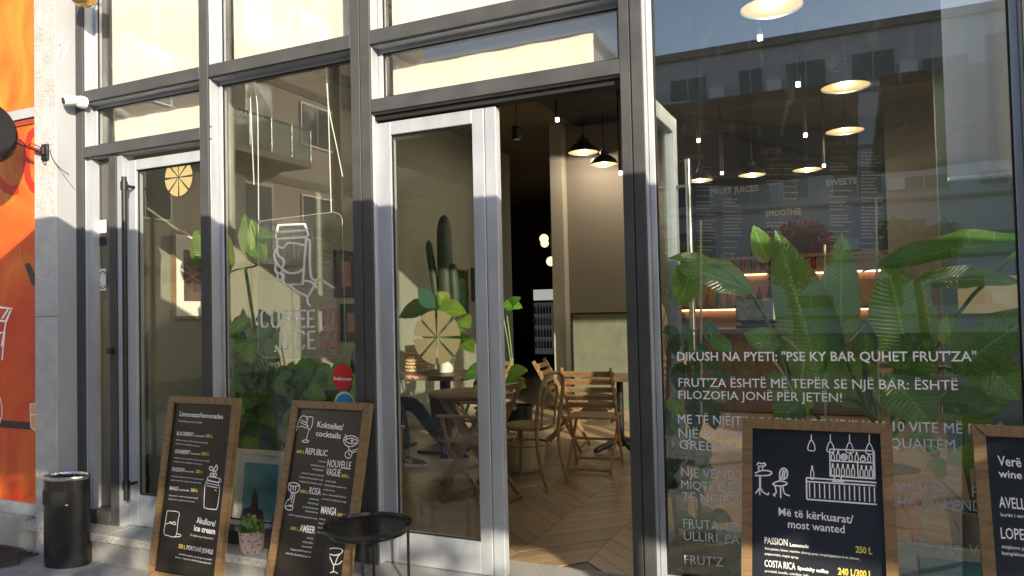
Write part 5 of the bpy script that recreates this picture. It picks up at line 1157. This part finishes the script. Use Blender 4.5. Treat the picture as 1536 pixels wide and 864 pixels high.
# ================================================================= ACROSS THE STREET (seen reflected)
def parasol(c, hx_, hy_, ze, za, label):
    c = V(c); t = thing('patio_parasol', label, 'parasol', (c.x, c.y, -.16), 'square patio parasols in front of the cafe')
    ap = V((c.x, c.y, za)); cs = [V((c.x+sx*hx_, c.y+sy*hy_, ze)) for sx, sy in ((-1, -1), (1, -1), (1, 1), (-1, 1))]; mb = MB(); n = 8
    for i in range(4):
        a, b = cs[i], cs[(i+1) % 4]
        for j in range(n):
            p, q = a.lerp(b, j/n), a.lerp(b, (j+1)/n); sg = lambda w: V((0, 0, -.03*math.sin(math.pi*w)))
            mb.add([p+sg(j/n)*0, q, ap.lerp(q, .5)+V((0, 0, -.03)), ap.lerp(p, .5)+V((0, 0, -.03))], [(0, 1, 2, 3)]); mb.add([ap.lerp(p, .5)+V((0, 0, -.03)), ap.lerp(q, .5)+V((0, 0, -.03)), ap], [(0, 1, 2)])
    mb.build('canopy', MT['canvas'], t, smooth=False)
    vb = MB()
    for i in range(4):
        a, b = cs[i], cs[(i+1) % 4]; m_ = 24; pts = []
        for j in range(m_+1): p = a.lerp(b, j/m_); pts += [p, p+V((0, 0, -.10-.02*math.sin(j*.8)))]
        vb.grid(pts, None, 2)
    vb.build('valance', MT['canvas'], t, smooth=False)
    for q in cs+[(cs[i]+cs[(i+1) % 4])/2 for i in range(4)]: MB().bar(V((c.x, c.y, za-.06)), q+V((0, 0, -.02)), .025, .03).build('rib', MT['anthra'], t)
    MB().tube([V((c.x, c.y, -.16)), V((c.x, c.y, za))], .035, 10).build('pole', MT['anthra'], t); bx('base', MT['black'], t, c.x-.4, c.x+.4, c.y-.4, c.y+.4, -.158, -.06, bevel=.01)
parasol((-1.85, -3.25, 0), 1.92, 1.65, 2.86, 3.35, 'beige square parasol standing just left of the viewer')
parasol((2.25, -3.25, 0), 2.05, 1.65, 2.86, 3.35, 'beige square parasol standing just right of the viewer')
parasol((6.6, -3.25, 0), 2.1, 1.65, 2.86, 3.35, 'beige square parasol farthest right along the terrace')
def tree(x, y, h, r, label, mat='treeleaf', n=2600, zc=None, trunk=.09, grp='small street trees across the terrace'):
    rr_ = random.Random(int(x*37+y*11)); t = thing('street_tree', label, 'tree', (x, y, -.17), grp)
    zc = zc or h-r; top = V((x, y, zc)); MB().tube(smoothp([(x, y, -.2), (x+.05, y, zc*.4), (x-.04, y+.05, zc*.8), (x, y, zc+r*.3)], 4), [trunk*(1-.05*i) for i in range(13)], 8).build('trunk', MT['bark'], t)
    cl = []
    for k in range(9):
        d = V((rr_.gauss(0, 1), rr_.gauss(0, 1), rr_.gauss(0, .8))).normalized()*r*rr_.uniform(.35, .75); cl.append((top+d, r*rr_.uniform(.28, .5)))
        MB().tube([top+V((0, 0, -r*.5)), top+d*.5, top+d], [trunk*.4, trunk*.25, trunk*.12], 6).build('limb', MT['bark'], t)
    mb = MB()
    for k in range(n):
        c_, cr = rr_.choice(cl); d = V((rr_.gauss(0, 1), rr_.gauss(0, 1), rr_.gauss(0, .8))).normalized()*cr*rr_.uniform(.3, 1)**.5
        p = c_+d; a = V((rr_.gauss(0, 1), rr_.gauss(0, 1), rr_.gauss(0, .7))).normalized()*rr_.uniform(.05, .10); b = a.orthogonal().normalized()*a.length*.45
        mb.add([p-a, p+b, p+a, p-b], [(0, 1, 2, 3)], [(0, 0), (.5, .5), (0, 1), (-.5, .5)])
    mb.build('crown', MT[mat], t, smooth=False)
for i, (x, y, h, r, m_, lab, nn) in enumerate(((-7.6, -9, 3.7, 1.1, 'treeleaf', 'olive like street tree reflected in the closed door leaf', 1800), (-10.5, -11, 4.6, 1.4, 'treeleaf', 'leafy street tree reflected in the middle bay', 2200), (-.9, -9.5, 3.0, .75, 'redleaf', 'red leaved plum tree reflected over the menu wall', 1600),
    (.9, -9.0, 2.9, .7, 'treeleaf', 'small green street tree reflected by the upright banana leaf', 1300), (-3.2, -10, 3.1, .9, 'treeleaf', 'green street tree reflected at the left of the lettered pane', 1500),
    (3.9, -9.2, 5.9, 1.4, 'treeleaf', 'added taller tree right of the plum tree, dappling the low sun', 1000), (6.2, -8.8, 6.0, 1.35, 'treeleaf', 'added tall tree shading the right of the terrace', 1100), (11.0, -9.3, 6.0, 1.7, 'treeleaf', 'added tall tree farther right, shading the terrace', 3600), (13.6, -9.0, 6.2, 1.8, 'treeleaf', 'farthest right added tall tree, shading the terrace', 3400))):  # unseen tall trees, placed and thinned to dapple the low sun
    tree(x, y, h, r, lab, m_, nn)
hd = thing('hedge_planter', 'long planter box with low clipped greenery across the terrace', 'planter', (0, -7.5, -.17)); bx('box', MT['concrete'], hd, -10, 12, -7.8, -7.3, -.18, .45, bevel=.01)
rr_ = random.Random(77); mb = MB()
for k in range(7000):
    p = V((rr_.uniform(-10, 12), rr_.uniform(-7.85, -7.25), .45+abs(rr_.gauss(0, .22)))); a = V((rr_.gauss(0, 1), rr_.gauss(0, 1), rr_.gauss(0, 1))).normalized()*.06; b = a.orthogonal().normalized()*.03
    mb.add([p-a, p+b, p+a, p-b], [(0, 1, 2, 3)], [(0, 0), (.5, .5), (0, 1), (-.5, .5)])
mb.build('foliage', MT['treeleaf'], hd, kind='stuff', smooth=False)
# facing block
fb = thing('facing_block', 'long grey flat roofed block across the street seen reflected in the right pane', 'building', (10, -40, 0))
bx('wall', MT['bwall'], fb, -10.3, 40, -52, -40, -.3, 16.0); bx('parapet', MT['bstone'], fb, -10.45, 40.1, -40.0, -39.75, 15.8, 16.25)
for k in range(5): bx('string_course', MT['bstone'], fb, -10.3, 40, -39.995, -39.85, 3.0*k+.6, 3.0*k+.78)
rr_ = random.Random(6)
for fl_ in range(5):
    x = -9.4
    while x < 30:
        w = rr_.choice((1.2, 2.0, 2.3)); z0 = 1.2+fl_*3.0; h = 1.45
        f = bx('window', MT['shutter'], fb, x-.07, x+w+.07, -39.99, -39.93, z0-.07, z0+h+.07)
        bx('pane', MT['bglass'], f, x, x+w, -39.925, -39.90, z0, z0+h*(.45 if rr_.random() < .4 else 1)); bx('mullion', MT['shutter'], f, x+w/2-.03, x+w/2+.03, -39.90, -39.88, z0, z0+h)
        if rr_.random() < .25: bx('ac_box', MT['white'], fb, x+w+.25, x+w+1.05, -39.85, -39.5, z0, z0+.6)
        x += w+rr_.choice((.8, 1.3, 1.9))
# left blocks
def side_block(xf, y0, y1, h, label, ylist, mat):
    t = thing('side_block', label, 'building', (xf-5, (y0+y1)/2, 0)); bx('wall', MT[mat], t, xf-10, xf, y1, y0, -.3, h); bx('roof_edge', MT['bstone'], t, xf-10.1, xf+.35, y1-.1, y0+.1, h, h+.2)
    nfl = int(h/3)
    for f in range(1, nfl):
        z = f*3.0
        for k, y in enumerate(ylist):
            if k % 2 == 0:
                bx('balcony_slab', MT['bstone'], t, xf+.002, xf+1.1, y-1.7, y+1.7, z-.12, z+.08); bx('balcony_glass', MT['balc'], t, xf+1.05, xf+1.07, y-1.68, y+1.68, z+.12, z+1.0)
                g_ = MB(); g_.tube([(xf+1.06, y-1.7, z+1.03), (xf+1.06, y+1.7, z+1.03)], .03, 6)
                for q in range(5): g_.tube([(xf+1.09, y-1.68+q*.84, z+.08), (xf+1.09, y-1.68+q*.84, z+1.03)], .02, 6)
                g_.build('balcony_rail', MT['chrome'], t)
                w_ = bx('window', MT['shutter'], t, xf+.003, xf+.06, y-1.2, y+1.2, z+.1, z+2.4); bx('pane', MT['bglass'], w_, xf+.061, xf+.08, y-1.1, y-.05, z+.18, z+2.3); bx('pane', MT['bglass'], w_, xf+.061, xf+.08, y+.05, y+1.1, z+.18, z+2.3)
            else:
                w_ = bx('window', MT['white'], t, xf+.003, xf+.06, y-.8, y+.8, z+.9, z+2.3); bx('pane', MT['bglass'], w_, xf+.061, xf+.08, y-.74, y-.03, z+.96, z+2.24); bx('pane', MT['bglass'], w_, xf+.061, xf+.08, y+.03, y+.74, z+.96, z+2.24)
        bx('stone_band', MT['bstone'], t, xf+.001, xf+.03, y1+.2, y0-.2, z-.5, z-.25)
    for y in (y0-3.0, y0-8.2, y0-13.3): bx('stone_pier', MT['bstone'], t, xf+.001, xf+.25, y-.35, y+.35, 0, h-.1)
side_block(-16, -4, -23, 22, 'near apartment block with glass balconies reflected in the middle bay', [-6, -9.4, -12.7, -16.0, -19.6], 'bwarm')
side_block(-10.5, -28, -39.6, 13.6, 'lower corner block reflected at the left edge of the lettered pane', [-30.5, -33.6, -36.8], 'bwarm')
